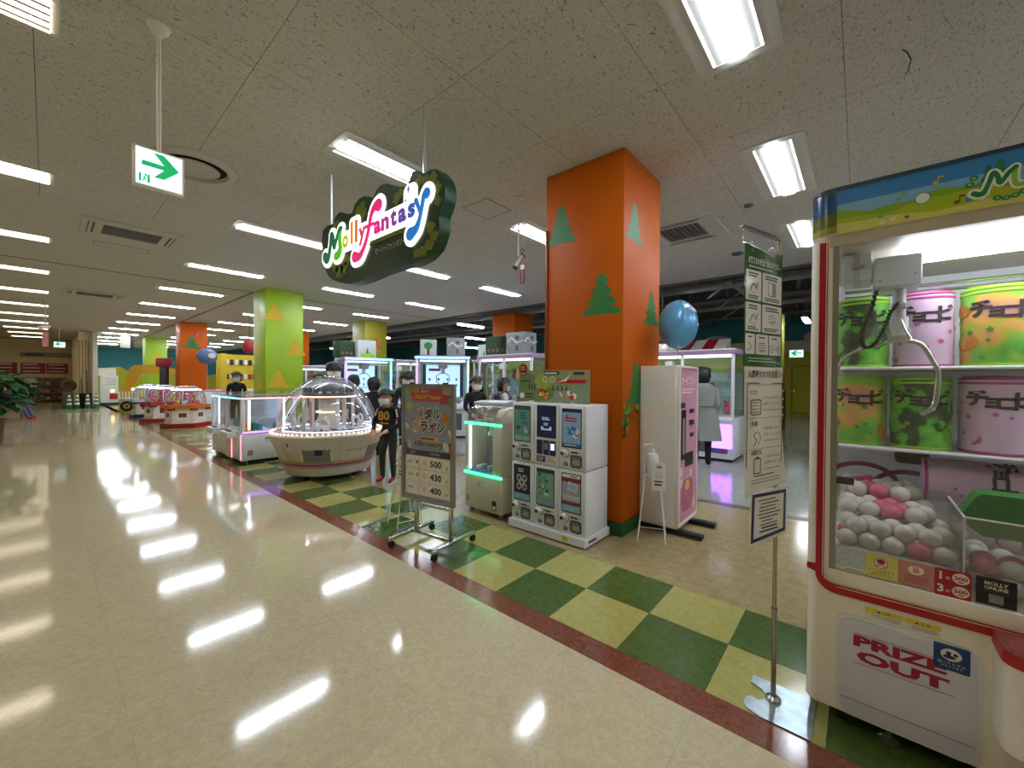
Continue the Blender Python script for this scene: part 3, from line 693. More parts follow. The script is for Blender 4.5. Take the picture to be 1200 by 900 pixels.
MB().box(CWW/2-.012, CWW/2+.012, .01, CWD-.05, .69, 2.03, acryl).build('centre_partition', cw)
MB().box(.075, .095, .008, .02, .668, 2.03, alu).build('pane_bead', cw)
for k in range(22): pass
# lamps inside the top
for y, z in ((.22, 2.0), (.34, 2.0)):
    MB().cyl((.3, y, z), (CWW-.1, y, z), .016, emat('machine tube', '#eef5ff', 14.), n=10).build('lamp_tube', cw)
for z in (1.9, 1.93): MB().cyl((.1, .6, z), (CWW-.1, .6, z), .008, chrome, n=8).build('gantry_rail', cw)
# header with landscape print
hdr = MB().prism(rrect(0.0, CWW, 0.0, CWD, .085, 6), 2.078, 2.262, white, smooth=True).build('header_box', cw)
MB().prism(rrect(-.004, CWW+.004, -.004, CWD+.004, .085, 6), 2.262, 2.275, mat('header cap', '#23304f', .4), smooth=True).build('header_cap', cw)
f = MB(frontm(0)); sky1 = mat('header sky', '#2f86d0', .4, var=.03); sky2 = mat('header pale sky', '#7db6dd', .4, var=.03); h1 = mat('header hill lime', '#a8bf1e', .4, var=.03); h2 = mat('header hill green', '#86ab1a', .4, var=.03); h3 = mat('header field', '#d3d06a', .4, var=.03)
x0, x1 = .082, CWW-.082
f.rect(x0, x1, 2.18, 2.262, .001, sky1); f.rect(x0, x1, 2.15, 2.2, .0013, sky2)
def hillp(base, amp, fr, ph): return [(x0, 2.078)]+[(x1, 2.078)]+[(x1-(x1-x0)*k/60, base+amp*math.sin(fr*k/60*6.28+ph)+amp*.4*math.sin(fr*2.7*k/60*6.28)) for k in range(61)]
f.flat(hillp(2.165, .012, 5, 1), .0016, h2); f.flat(hillp(2.145, .013, 4, .2), .0019, h1); f.flat(hillp(2.112, .009, 3, 2), .0022, h3)
f.build('header_landscape', hdr)
# curved clear end of the header
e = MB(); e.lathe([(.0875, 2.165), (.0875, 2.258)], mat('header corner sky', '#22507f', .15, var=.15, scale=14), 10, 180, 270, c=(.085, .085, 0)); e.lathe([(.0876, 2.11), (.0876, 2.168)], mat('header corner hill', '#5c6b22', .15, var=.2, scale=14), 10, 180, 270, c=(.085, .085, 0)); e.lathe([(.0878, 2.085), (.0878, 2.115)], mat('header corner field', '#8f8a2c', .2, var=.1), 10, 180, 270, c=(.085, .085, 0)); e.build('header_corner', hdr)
# notes, flowers and the logo
nt_ = mat('note yellow', '#c9b43a', .4, var=.03); nt2 = mat('note green', '#6fae4a', .4, var=.03); br_ = mat('header brown', '#7a4a32', .4, var=.03); pu = mat('header purple', '#5a4a86', .4, var=.03); wh_ = mat('header white', '#e8efe8', .4, var=.03)
for x, z, c in ((.37, 2.205, nt_), (.272, 2.172, nt2), (.22, 2.118, nt2), (.425, 2.118, br_), (.452, 2.12, sky1), (.70, 2.2, nt_), (1.3, 2.2, nt2), (1.5, 2.16, nt_)):
    MB(frontm(-.0024)).prism([(x-.008, z-.006), (x+.006, z-.006), (x+.0085, z), (x+.0085, z+.016), (x+.02, z+.014), (x+.02, z+.021), (x+.006, z+.024), (x+.005, z+.006), (x-.006, z+.006)], 0, .0006, c).build('music_note', hdr)
for x, z, c in ((.295, 2.098, pu), (.255, 2.1, wh_), (.225, 2.092, wh_), (.487, 2.112, wh_), (.75, 2.1, pu), (1.2, 2.1, wh_), (1.4, 2.11, pu)):
    MB(frontm(-.0024)).prism([(x+(.0065+.003*math.cos(5*t))*math.cos(t), z+(.0055+.003*math.cos(5*t))*math.sin(t)) for t in (6.2832*k/30 for k in range(30))], 0, .0006, c).build('flower_print', hdr)
f = MB(frontm(-.0024)); f.prism(circ(.337, 2.157, .022, None, 20), 0, .0004, teal); f.prism(circ(.337, 2.157, .019, None, 20), .0004, .0008, wh_); f.build('white_disc_print', hdr)
f = MB(frontm(-.003)); lw = mat('logo white', '#eef4ea', .4, var=.03); lg1 = mat('logo green', '#1f8048', .4, var=.03); lg2 = mat('logo lime', '#8fbf5a', .4, var=.03)
mm = spl([(.466, 2.135), (.478, 2.128), (.49, 2.135), (.502, 2.17), (.51, 2.196), (.52, 2.18), (.526, 2.155), (.545, 2.185), (.56, 2.2)]); m2 = spl([(.56, 2.2), (.557, 2.17), (.562, 2.14), (.58, 2.138)])
for w_, mt, z in ((.013, lw, .0), (.0065, lg1, .001)):
    stroke(f, mm, [w_*(1.3 if i < 10 else 1) for i in range(len(mm))], z, z+.0008, mt); stroke(f, m2, [w_]*len(m2), z, z+.0008, mt if mt is lw else lg2)
for (x, z, w_, h_) in ((.5, 2.17, .04, .06), (.525, 2.185, .045, .06)): f.prism([(x-w_/2, z), (x+w_/2, z), (x+w_*.2, z+h_*.45), (x+w_*.3, z+h_*.45), (x, z+h_), (x-w_*.3, z+h_*.45), (x-w_*.2, z+h_*.45)], -.0002, .0004, lg1)
for x, z in ((.465, 2.19), (.455, 2.17), (.52, 2.105), (.54, 2.1), (.56, 2.103), (.578, 2.112)): f.flat(circ(x, z, .011, .009, 12), .0016, lg1); f.flat(circ(x, z, .005, None, 8), .0019, lg2)
f.text('ollyfantasy', .60, 2.13, .095, lw, .0004, .62, bold=.075, al='l'); f.text('ollyfantasy', .603, 2.134, .087, mat('logo letters', '#c97a2a', .5), .0012, .614, bold=.02, al='l')
f.build('header_logo', hdr)

# stickers along the window foot
def sticker(x0, x1, z0, z1, m_, name='sticker'):
    f = MB(frontm(.012)); f.prism(rrect(x0, x1, z0, z1, .003, 2), 0, .0012, m_); return f
f = sticker(.19, .287, .674, .768, mat('pale yellow sticker', '#d9cf77', .5)); f.flat(circ(.238, .735, .021), .0014, offw); f.ring(circ(.238, .735, .021), circ(.238, .735, .019), .0014, .0018, crim); f.flat(circ(.238, .742, .012, .009), .0018, crim); f.tube([(.226, .722, .002), (.25, .745, .002)], .0018, crim, 4); f.tube([(.25, .722, .002), (.226, .745, .002)], .0018, crim, 4)
f.text('アームは奥まで', .238, .698, .0105, mat('olive ink', '#7a6a1c', .6), .0016, .08); f.text('届きません', .238, .684, .0105, MATS['olive ink'], .0016, .058); f.build('arm_notice_sticker', cw)
f = sticker(.288, .386, .676, .767, mat('salmon sticker', '#c98a80', .5)); f.flat(circ(.337, .738, .022, .017), .0014, offw); f.prism(rrect(.328, .346, .728, .744, .004), .0014, .002, pink)
for k in range(4): f.box(.3285+.0046*k, .3315+.0046*k, .744, .752, .0014, .002, pink)
for k in range(4): f.rect(.305, .37, .712-.008*k, .714-.008*k, .0016, crim)
f.build('hand_notice_sticker', cw)
f = sticker(.387, .48, .668, .768, mat('red price sticker', '#a8222c', .5))
for z, a, b in ((.728, '1', '200'), (.68, '3', '500')):
    f.text(a, .402, z, .03, offw, .0016, None, bold=.03); f.rect(.415, .426, z+.004, z+.014, .0016, pink); f.flat(circ(.453, z+.014, .022, .02, 18), .0016, offw); f.text(b, .453, z+.008, .015, mat('red price ink', '#b0202c', .5), .0022, .034, bold=.03); f.rect(.446, .46, z+.0, z+.004, .0022, MATS['red price ink'])
f.build('price_sticker', cw)
f = sticker(.49, .584, .674, .77, mat('black sticker', '#17171a', .4)); f.text('MOLLY', .537, .745, .013, offw, .0016, .055, bold=.02); f.text('ONLINE', .537, .729, .013, offw, .0016, .055, bold=.02); f.rect(.497, .577, .7205, .7218, .0016, MATS['olive ink']); f.rect(.52, .554, .683, .714, .0016, grey); f.build('online_shop_sticker', cw)
f = sticker(.09, .19, .674, .69, offw); f.text('▲▲', .105, .678, .008, yellow, .0016); f.rect(.13, .185, .68, .684, .0016, grey); f.build('small_label', cw)
f = sticker(.09, .189, .69, .768, mat('dotted film', '#b9c4cc', .4, var=.15, scale=80)); f.build('dotted_film', cw)
# control console on the right of the prize door
MB().prism([(p[0], p[1]) for p in rrect(.53, 1.36, -.17, .05, .05, 5)], .27, .595, cream, smooth=True).build('control_console', cw)
MB().prism(rrect(.526, 1.364, -.175, .05, .052, 5), .555, .597, red, smooth=True).build('console_red_band', cw)
MB().prism(rrect(.528, 1.362, -.172, .05, .05, 5), .597, .606, acryl, smooth=True).build('console_cover', cw)
MB().lathe([(.06, .606), (.06, .618), (.045, .63), (.001, .632)], black, 20, c=(.68, -.06, 0)).build('button', cw); MB().lathe([(.06, .606), (.06, .618), (.045, .63), (.001, .632)], black, 20, c=(1.2, -.06, 0)).build('button', cw)
f = MB(frontm(-.17)); f.ring(rrect(.59, .92, .29, .54, .004, 1), rrect(.593, .917, .293, .537, .003, 1), 0, .002, dark); f.flat(circ(.61, .4, .008), .002, black); f.build('coin_door', cw)
# casters and feet
for x in (.12, 1.8):
    for y in (.09, .88):
        m = MB(); m.box(x-.03, x+.03, y-.02, y+.02, .06, .09, chrome); m.cyl((x-.018, y, .038), (x+.018, y, .038), .038, rubber, n=16); m.build('caster', cw)
for x in (.27, 1.6):
    m = MB(); m.cyl((x, .06, .012), (x, .06, .09), .012, chrome); m.lathe([(.001, .0), (.035, .0), (.035, .008), (.012, .02)], chrome, 16, c=(x, .06, 0)); m.build('levelling_foot', cw)
# crane carriage and claw
pw = mat('carriage pale blue white', '#d5dde8', .4, var=.02)
m = MB(); m.box(.1, .2, .14, .34, 1.9, 2.02, pw, .008); m.box(.205, .35, .12, .34, 1.86, 1.985, pw, .01)
m.prism([(.17, 1.93), (.21, 1.93), (.21, 1.86)], -.2, -.19, pw) if False else None
m.box(.14, .16, .13, .15, 1.87, 2.02, lgrey); m.box(.135, .175, .12, .16, 1.95, 1.965, chrome)
m.x(frontm(.12))
for x, z in ((.225, 1.885), (.33, 1.9)): m.flat(circ(x, z, .003, None, 8), .0006, dark)
m.build('crane_carriage', cw)
m = MB(); m.cyl((.29, .23, 1.70), (.29, .23, 1.86), .022, lgrey, n=14); m.cyl((.29, .23, 1.66), (.29, .23, 1.74), .03, pw, n=14); m.box(.255, .325, .21, .25, 1.63, 1.69, lgrey, .006); m.box(.265, .31, .205, .255, 1.77, 1.80, lgrey, .004); clw = m.build('claw_head', cw)
m = MB(); m.tube(spl([(.31, .22, 1.64), (.345, .22, 1.628), (.365, .22, 1.61), (.392, .22, 1.55), (.408, .22, 1.50), (.405, .22, 1.42), (.395, .22, 1.36), (.36, .22, 1.325)]), .0095, chrome, 10); m.build('claw_arm', clw)
m = MB(); m.tube(spl([(.27, .22, 1.64), (.235, .22, 1.628), (.2, .22, 1.62), (.15, .22, 1.6), (.11, .22, 1.57), (.09, .22, 1.53), (.085, .22, 1.48)]), .0075, chrome, 10); m.build('claw_arm', clw)
m = MB(); m.tube([(.295, .205, 1.73), (.305, .2, 1.69), (.325, .2, 1.645)], .004, chrome, 6); m.build('claw_spring', clw)
cp = spl([(.217, .2, 1.86), (.2, .2, 1.78), (.175, .19, 1.7), (.168, .19, 1.64), (.19, .19, 1.612), (.22, .19, 1.64), (.245, .19, 1.70), (.262, .19, 1.76), (.287, .2, 1.80)], 22)
hx = []
for i, p in enumerate(cp):
    a = i*1.1; hx.append((p[0]+.0065*math.cos(a), p[1]+.0065*math.sin(a), p[2]+.003*math.sin(a)))
m = MB(); m.tube(hx, .0042, black, 5); m.tube(cp[::4], .005, black, 6); m.build('coiled_cable', clw)
# shelves
shm = mat('prize shelf', '#b5b9ba', .25, var=.03)
for z in (1.53, 1.158):
    m = MB(); m.box(.09, .95, .36, .93, z-.012, z, shm, .004); m.cyl((.09, .36, z-.006), (.95, .36, z-.006), .008, white, n=8); m.build('prize_shelf', cw)
MB().box(.083, .152, .018, .03, 1.03, 1.062, mat('brass bracket', '#5a4a34', .4, .5), .004).build('bracket', cw)
# ball tray and chute
m = MB(); m.box(.092, .455, .035, .04, .69, 1.05, acryl); m.build('tray_pane', cw)
m = MB(); m.tube([(.09, .03, .765), (.41, .03, .762), (.44, .035, .75)], .008, white, 8); m.build('tray_rail', cw)
MB().box(.09, .455, .04, .64, .745, .757, white).build('ball_tray', cw); MB().box(.455, .75, .39, .64, .745, .757, white).build('ball_tray', cw)
m = MB(); m.box(.46, .465, .03, .38, .69, .965, acryl); m.box(.46, .78, .03, .035, .69, .965, acryl); m.box(.775, .78, .03, .38, .69, .965, acryl); m.tube([(.462, .03, .967), (.78, .03, .967)], .004, white, 6); m.tube([(.462, .03, .69), (.462, .03, .967), (.462, .38, .967)], .004, white, 6); m.build('prize_chute', cw)
f = MB(frontm(.1)); f.prism([(.465, .965), (.50, 1.035), (.515, 1.048), (.75, 1.05), (.77, 1.03), (.8, .965), (.76, .90), (.52, .89), (.48, .92)], -.1, 0, mat('green felt flap', '#2f7f3a', .9, var=.1, scale=40)); f.build('chute_flap', cw)
f = MB(frontm(.66))
arc = [(.36+.14*math.cos(R(a)), .93+.09*math.sin(R(a))) for a in range(180, -1, -12)]; arc2 = [(.36+.115*math.cos(R(a)), .93+.068*math.sin(R(a))) for a in range(0, 181, 12)]
f.prism(arc+arc2, 0, .004, mat('dark rose trim', '#8a2a4a', .5)); f.prism([(p[0]-.18, p[1]+.02) for p in arc+arc2], 0, .004, MATS['dark rose trim']); f.build('back_trim', cw)

# prize bags: cylinders of printed cloth with kana; own things resting on the shelves
def bag_mat(kind):
    nm = 'bag cloth '+kind
    if nm in MATS: return MATS[nm]
    m = mat(nm, '#808080', .5, var=.1, scale={'pink': 3, 'green': 5.5, 'dark': 9}[kind])
    cr = [n for n in m.node_tree.nodes if n.type == 'VALTORGB'][0].color_ramp
    st = {'pink': [(.3, '#d8b6dc'), (.7, '#e6cfe8')], 'green': [(.3, '#d08aa0'), (.42, '#e0b050'), (.5, '#8cc84a'), (.62, '#5fb84a'), (.72, '#c8d050')], 'dark': [(.34, '#3a4436'), (.46, '#44603a'), (.5, '#5cbc3e'), (.64, '#84d850'), (.7, '#3f7a30')]}[kind]
    while len(cr.elements) < len(st): cr.elements.new(.5)
    for e, (p, c) in zip(cr.elements, st): e.position = p; e.color = lin(c)+(1,)
    return m
prints = {'pink': ('#d9b4d6', '#c85a96', '#b84a90'), 'green': ('#7fb84a', '#4a9a35', '#8fd02c'), 'dark': ('#3e5a34', '#6fb83c', '#9fd84a')}
def prize_bag(kind, label, lx, ly, z, rr=.104, hh=.335, lying=False):
    a, b, c = prints[kind]
    base = bag_mat(kind); trim = mat('bag trim '+kind, c, .5, var=.05)
    w = Matrix.Translation((.15+ly, -.37-lx, z))
    r = thing('prize_bag', label, 'bag', (.15+ly, -.37-lx, z), AISLE, 'cylinder prize bags in the claw machine')
    Mx = Matrix() if not lying else Matrix.Translation((-hh/2, 0, rr)) @ Matrix.Rotation(R(-25), 4, 'X') @ Matrix.Rotation(R(90), 4, 'Y')
    m = MB(Mx); m.lathe([(.001, .0), (rr*.96, 0), (rr, .008), (rr*1.01, hh*.5), (rr, hh-.025), (rr*.99, hh-.01)], base, 30); m.lathe([(rr*.99, hh-.01), (rr*.9, hh+.004), (.001, hh+.008)], trim, 30); bd = m.build('bag_body', r)
    m = MB(Mx); m.lathe([(rr*1.012, hh-.03), (rr*1.03, hh-.025), (rr*1.012, hh-.02)], trim, 30); m.lathe([(rr*1.0, hh-.012), (rr*1.02, hh-.008), (rr*1.0, hh-.004)], trim, 30); m.lathe([(rr*1.0, .0), (rr*1.02, .006), (rr*1.0, .012)], trim, 30); m.build('piping', r)
    def wrapm(mb, dr=.0015):
        for i, v in enumerate(mb.v):
            x_, y_, d_ = v; t = x_/rr - math.pi/2; q = rr*1.012+dr+d_; mb.v[i] = Mx @ Vector((q*math.cos(t), q*math.sin(t), y_))
        return mb
    k = MB(); ink = mat('bag kana ink', '#3a2f38', .6)
    for i, (ch, s_) in enumerate((('チ', .062), ('ョ', .04), ('コ', .046), ('ビ', .062))):
        sh = MB(); sh.text(ch, -.066+.045*i, hh*.62-.006*i+(.016 if i == 3 else 0), s_*1.12, ink, .001, bold=.05); k.v += sh.v; b0 = len(k.v)-len(sh.v)
        k.f += [[b0+q for q in f_] for f_ in sh.f]; k.mi += [0]*len(sh.f); k.sm += [False]*len(sh.f); k.mats = [ink]
    wrapm(k).build('kana_lettering', bd)
    # stars and blots in the bag's colours
    rnd = random.Random(hash(label) % 97 if False else len(label)*7+int(lx*100))
    s = MB(); sm = mat('bag star '+kind, b, .5)
    for q in range(16):
        cx, cy = rnd.uniform(-.22, .22), rnd.uniform(.03, hh-.05)
        if abs(cx) < .1 and hh*.6 < cy: continue
        n = 5; ro = rnd.uniform(.008, .016)
        s.flat([(cx+(ro if j % 2 == 0 else ro*.5)*math.cos(j*math.pi/n+1.57), cy+(ro if j % 2 == 0 else ro*.5)*math.sin(j*math.pi/n+1.57)) for j in range(2*n)], .0006, sm)
    wrapm(s).build('star_print', bd)
    if kind != 'pink':
        s = MB(); rd = mat('bag warm patch', '#c9803c', .55, var=.2, scale=20)
        for q, (cx, cy, ww_, h_) in enumerate(((-.12, .1, .05, .05), (.13, .2, .05, .06), (.1, .06, .045, .04), (-.14, .24, .04, .04))):
            s.flat(circ(cx, cy, ww_, h_*.7, 14, q), .0003, rd if kind == 'green' else sm)
        wrapm(s).build('colour_patch', bd)
    return r
ZT, ZL = 1.531, 1.159
prize_bag('dark', 'dark green prize bag on the top shelf behind the claw', .17, .5, ZT, .1)
prize_bag('pink', 'pink prize bag on the top shelf between two green ones', .385, .5, ZT, .1)
prize_bag('green', 'orange and green prize bag on the top shelf at the end', .61, .5, ZT, .108)
prize_bag('green', 'orange and green prize bag on the lower shelf by the pillar', .165, .5, ZL, .1, .325)
prize_bag('dark', 'dark green prize bag on the lower shelf in the middle', .38, .5, ZL, .102, .325)
prize_bag('pink', 'pink prize bag on the lower shelf beside the dark green one', .605, .5, ZL, .104, .325)
prize_bag('pink', 'pink prize bag lying on its side on the ball heap', .56, .52, .915, .098, .335, True)
o = MB().prism(rrect(-.06, .06, -.04, .04, .02), 0, .05, black).build('black_plush'); o.location = (.15+.55, -.37-.33, 1.085); o.rotation_euler = (R(90), 0, R(-90)); tag(o, 'black and white soft toy hanging under the lower prize shelf', 'soft toy')
o.location = (.15+.62, -.37-.36, 1.105)

# the heap of plastic balls: every ball a thing of its own
bw = mat('white ball plastic', '#d8d6d2', .25, var=.02); bp_ = mat('pink ball plastic', '#d95a8c', .25, var=.03)
proto = {}
def ballobj(lx, ly, z, pk, rr):
    k = 'p' if pk else 'w'
    if k not in proto:
        o = MB().ball((0, 0, 0), 1, bp_ if pk else bw, 20).build('pink_ball' if pk else 'white_ball'); proto[k] = o
    else:
        o = proto[k].copy(); COL.objects.link(o)
    o.location = (.15+ly, -.37-lx, z); o.scale = (rr,)*3
    tag(o, 'glossy pink plastic ball in the heap inside the claw machine' if pk else 'glossy white plastic ball in the heap inside the claw machine', 'ball', 'pink balls in the claw machine' if pk else 'white balls in the claw machine')
rnd = random.Random(11); br = .0355; TZ = .757
for layer in range(4):
    z = TZ+br+layer*br*1.5
    odd = layer % 2
    for j in range(9):
        for i in range(5):
            lx = .13+(odd+j) % 2*br+i*br*2.06; ly = .08+odd*br*.9+j*br*1.8
            if lx > .425 or ly > .6: continue
            if layer == 3 and (ly < .36 or lx > .36): continue
            if layer == 2 and (lx > .41 or ly < .15): continue
            if layer < 2 and 1 < j < 8 and 0 < i < 4: continue          # wholly buried
            d = abs((lx-.16)*.9-(ly-.12)*-.0-(.12 if ly > .3 else .06))
            pk = (layer >= 2 and abs(lx-.30+.35*(ly-.2)) < .04) or (layer == 0 and j == 0 and i in (3,)) or rnd.random() < .05
            ballobj(lx+rnd.uniform(-.003, .003), ly+rnd.uniform(-.003, .003), z, pk, br)
for j in range(2):
    for i in range(4):
        ballobj(.5+i*br*2.03, .44+j*br*2.03, TZ+br, rnd.random() < .2, br)
for j in range(4):
    for i in range(4):
        for l in range(2 if i+j < 4 else 1):
            ballobj(.507+i*br*2.03+.012*l+(j % 2)*.012, .078+j*br*2.03+.02*l, .6905+br+l*br*1.6, rnd.random() < .3, br)
# ================================================================== capsule machines
plat = thing('capsule_machine_platform', 'white low platform under the capsule machines with a yellow sticker', 'platform', (.985, 2.1, 0), AISLE)
MB().prism([(0, 0), (.87, 0), (.87, .45), (0, .45)], .015, .085, white).build('platform_body', plat)
MB().box(.05, .82, .05, .42, 0, .015, black).build('skid', plat)
f = MB(frontm(0)); f.rect(.64, .70, .03, .075, .001, yellow); f.text('注意', .67, .045, .016, dark, .0015); f.build('caution_sticker', plat)
MB(Matrix.Translation((.87, 0, 0)) @ RIGHTM).rect(.06, .2, .04, .06, .001, dark).build('maker_plate', plat)
GX, GY0, GW, GH, GD = 1.02, 2.09, .281, .575, .4
def bars(f, x0, x1, y0, n, dy, m_, z, h=.004, rnd=None, k=.7):
    rnd = rnd or random
    for i in range(n):
        w = (x1-x0)*rnd.uniform(k, 1)
        f.rect(x0, x0+w, y0-i*dy, y0-i*dy+h, z, m_)
def capsule(col, row, label, draw, dial=True):
    r = thing('capsule_machine' if dial else 'payment_unit', label, 'capsule machine' if dial else 'payment machine', (GX, GY0-col*(GW+.002), .0855+row*(GH+.003)), AISLE, 'capsule machines on the platform')
    MB().box(0, GW, 0, GD, 0, GH, white, .012, 2).build('housing', r)
    f = MB(frontm(-.001))
    if dial:
        f.prism(rrect(.03, .235, .195, .545, .006), 0, .003, black); w = f.build('window_frame', r)
        f = MB(frontm(-.0045)); draw(f, .038, .227, .205, .537); f.build('poster', w)
        m = MB(Matrix.Translation((.068, 0, .145)) @ FRONT); m.lathe([(.046, 0), (.046, .004), (.04, .006)], grey, 20); m.lathe([(.04, .004), (.04, .02), (.03, .028), (.001, .03)], offw, 20); m.box(-.03, .03, -.008, .008, .028, .04, lgrey, .004); m.flat(circ(-.012, 0, .017), .0405, dark); m.build('turning_dial', r)
        f = MB(frontm(-.001)); f.ring(rrect(.125, .24, .025, .135, .025), rrect(.132, .233, .032, .128, .02), 0, .006, black); f.flat(rrect(.132, .233, .032, .128, .02), .001, mat('outlet recess', '#7f7a72', .5)); f.prism([(.14, .05), (.225, .05), (.21, .095), (.155, .095)], .001, .002, mat('outlet tray', '#a8a297', .4)); f.build('outlet', r)
        f = MB(frontm(-.0005)); f.rect(.05, .095, .03, .06, .001, navy); f.text('2x', .072, .065, .016, dark, .001); f.rect(.125, .2, .15, .165, .001, dark); f.text('◀', .22, .15, .014, dark, .001); bars(f, .054, .09, .052, 3, .008, offw, .0015, .003); f.build('label_print', r)
    else:
        f.prism(rrect(.03, .25, .26, .56, .006), 0, .003, navy); w = f.build('screen', r)
        f = MB(frontm(-.0045)); wh = emat('screen pale ink', '#9fb4d8', .3); bars(f, .09, .2, .44, 2, .016, wh, .0005, .01); bars(f, .11, .18, .39, 2, .014, wh, .0005, .008); f.prism([(.08, .33), (.2, .33), (.2, .365), (.18, .365), (.17, .345), (.11, .345), (.1, .365), (.08, .365)], .0003, .0006, wh); f.build('screen_print', w)
        for k, (x0, cc) in enumerate(((.03, navy), (.105, navy), (.18, navy))):
            f = MB(frontm(-.001)); f.prism(rrect(x0, x0+.065, .1, .235, .004), 0, .003, cc); q = f.build('payment_panel', r)
            f = MB(frontm(-.0045)); f.rect(x0+.012, x0+.053, .15, .21, .0005, lblue if k == 0 else (grey if k == 1 else emat('lit reader', '#dfe8ff', .8))) if k else f.rect(x0+.01, x0+.055, .12, .14, .0005, dark); f.build('panel_print', q)
        f = MB(frontm(-.0005)); f.rect(.03, .13, .03, .085, .001, dark); f.rect(.145, .25, .03, .085, .001, offw); f.ring(rrect(.145, .25, .03, .085, .003, 1), rrect(.147, .248, .032, .083, .002, 1), 0, .0014, dark); bars(f, .04, .12, .068, 3, .014, offw, .0015, .006); bars(f, .155, .24, .068, 3, .014, dark, .0015, .005); f.build('payment_marks', r)
    return r
rg = random.Random(21)
def blobs(f, x0, x1, y0, y1, cols_, n, z=.0006, s=.02):
    for k in range(n):
        cx, cy = rg.uniform(x0+s, x1-s), rg.uniform(y0+s, y1-s); q = rg.uniform(.4, 1)*s
        f.flat(circ(cx, cy, q, q*rg.uniform(.5, 1), 9, rg.uniform(0, 3)), z+.0001*k, cols_[k % len(cols_)])
P = lambda n, c: mat('poster '+n, c, .45, var=.1, scale=25)
def d_teal(f, x0, x1, y0, y1):
    f.rect(x0, x1, y0, y1, 0, P('teal', '#5f9a8c')); f.rect(x0, x1, y1-.03, y1, .0003, P('slate', '#3a5560')); bars(f, x0+.06, x1-.02, y1-.07, 3, .025, P('deep', '#24504e'), .0004, .012); blobs(f, x0+.01, x0+.09, y0+.08, y0+.16, [crim, dark, P('maroon', '#6a2030')], 6, s=.025); bars(f, x0+.1, x1-.01, y0+.18, 2, .022, blue, .0004, .012); blobs(f, x0+.11, x1-.02, y0+.07, y0+.14, [offw, lblue], 4); f.rect(x0, x1, y0, y0+.045, .0003, P('mintbar', '#86c0a8'))
def d_lb(f, x0, x1, y0, y1):
    f.rect(x0, x1, y0, y1, 0, P('sky', '#8fb4d6')); f.rect(x0, x1, y1-.025, y1, .0003, navy); f.text('魚', x0+.05, y1-.085, .04, red, .0004, bold=.02); bars(f, x0+.02, x1-.02, y1-.085, 2, .022, red, .0003, .012); blobs(f, x0, x1, y0+.06, y0+.2, [offw, blue, lblue, P('seablue', '#3f6fae')], 12, s=.03); blobs(f, x0+.09, x1, y0+.09, y0+.15, [orange, red], 3, s=.03); f.rect(x0, x1, y0, y0+.03, .0003, blue); bars(f, x0+.02, x1-.04, y0+.01, 1, .02, yellow, .0005, .01)
def d_blk(f, x0, x1, y0, y1):
    f.rect(x0, x1, y0, y1, 0, dark); bars(f, x0+.05, x1-.05, y1-.04, 2, .022, offw, .0004, .01)
    for cx, cy in ((.06, .21), (.13, .21), (.06, .13), (.13, .13), (.095, .17)): f.flat(circ(x0+cx, y0+cy, .03, .036), .0004, grey); f.ring(circ(x0+cx, y0+cy, .03, .036), circ(x0+cx, y0+cy, .026, .032), .0004, .0006, offw); f.flat(circ(x0+cx, y0+cy, .012), .0007, dark)
    f.rect(x0, x1, y0, y0+.06, .0003, P('cyanbar', '#7fb0c0'))
def d_mint(f, x0, x1, y0, y1):
    f.rect(x0, x1, y0, y1, 0, P('mint', '#7fa88c')); f.rect(x0, x1, y1-.03, y1, .0003, dgreen); blobs(f, x0+.01, x1-.01, y0+.08, y1-.05, [green, offw, teal, P('leafy', '#5a8a4c'), dark, lblue], 24, s=.018); f.flat(circ(x0+.03, y1-.05, .02), .001, blue); f.rect(x0, x1, y0, y0+.05, .0003, P('lilacbar', '#8a9ab8'))
def d_red(f, x0, x1, y0, y1):
    f.rect(x0, x1, y0, y1, 0, P('lilac', '#a9a4bc')); f.rect(x0, x1, y1-.07, y1-.03, .0003, P('brick', '#7a3038')); f.rect(x0, x1, y0+.06, y0+.09, .0003, P('brick', '#7a3038')); f.rect(x0, x1, y1-.03, y1, .0003, offw); bars(f, x0+.08, x1-.02, y1-.02, 1, .01, dark, .0005, .008)
    f.prism([(x0+.06, y0+.2), (x0+.15, y0+.18), (x0+.16, y0+.25), (x0+.07, y0+.27)], .0004, .0007, offw); f.prism([(x0+.067, y0+.207), (x0+.143, y0+.189), (x0+.151, y0+.244), (x0+.076, y0+.262)], .0008, .0009, lblue)
    for k in range(5): f.flat(circ(x0+.025+.035*k, y0+.125, .014, .018), .0005, offw); f.flat(circ(x0+.025+.035*k, y0+.125, .007, .01), .0007, grey)
    f.rect(x0, x1, y0, y0+.05, .0003, lblue)
capsule(0, 1, 'capsule machine with teal poster, upper row beside the small crane game', d_teal)
capsule(1, 1, 'cashless payment unit with navy screen between the upper capsule machines', None, False)
capsule(2, 1, 'capsule machine with light blue and red poster, upper row by the pillar', d_lb)
capsule(0, 0, 'capsule machine with black poster, lower row beside the small crane game', d_blk)
capsule(1, 0, 'capsule machine with mint green poster, lower row in the middle', d_mint)
capsule(2, 0, 'capsule machine with lilac and dark red poster, lower row by the pillar', d_red)
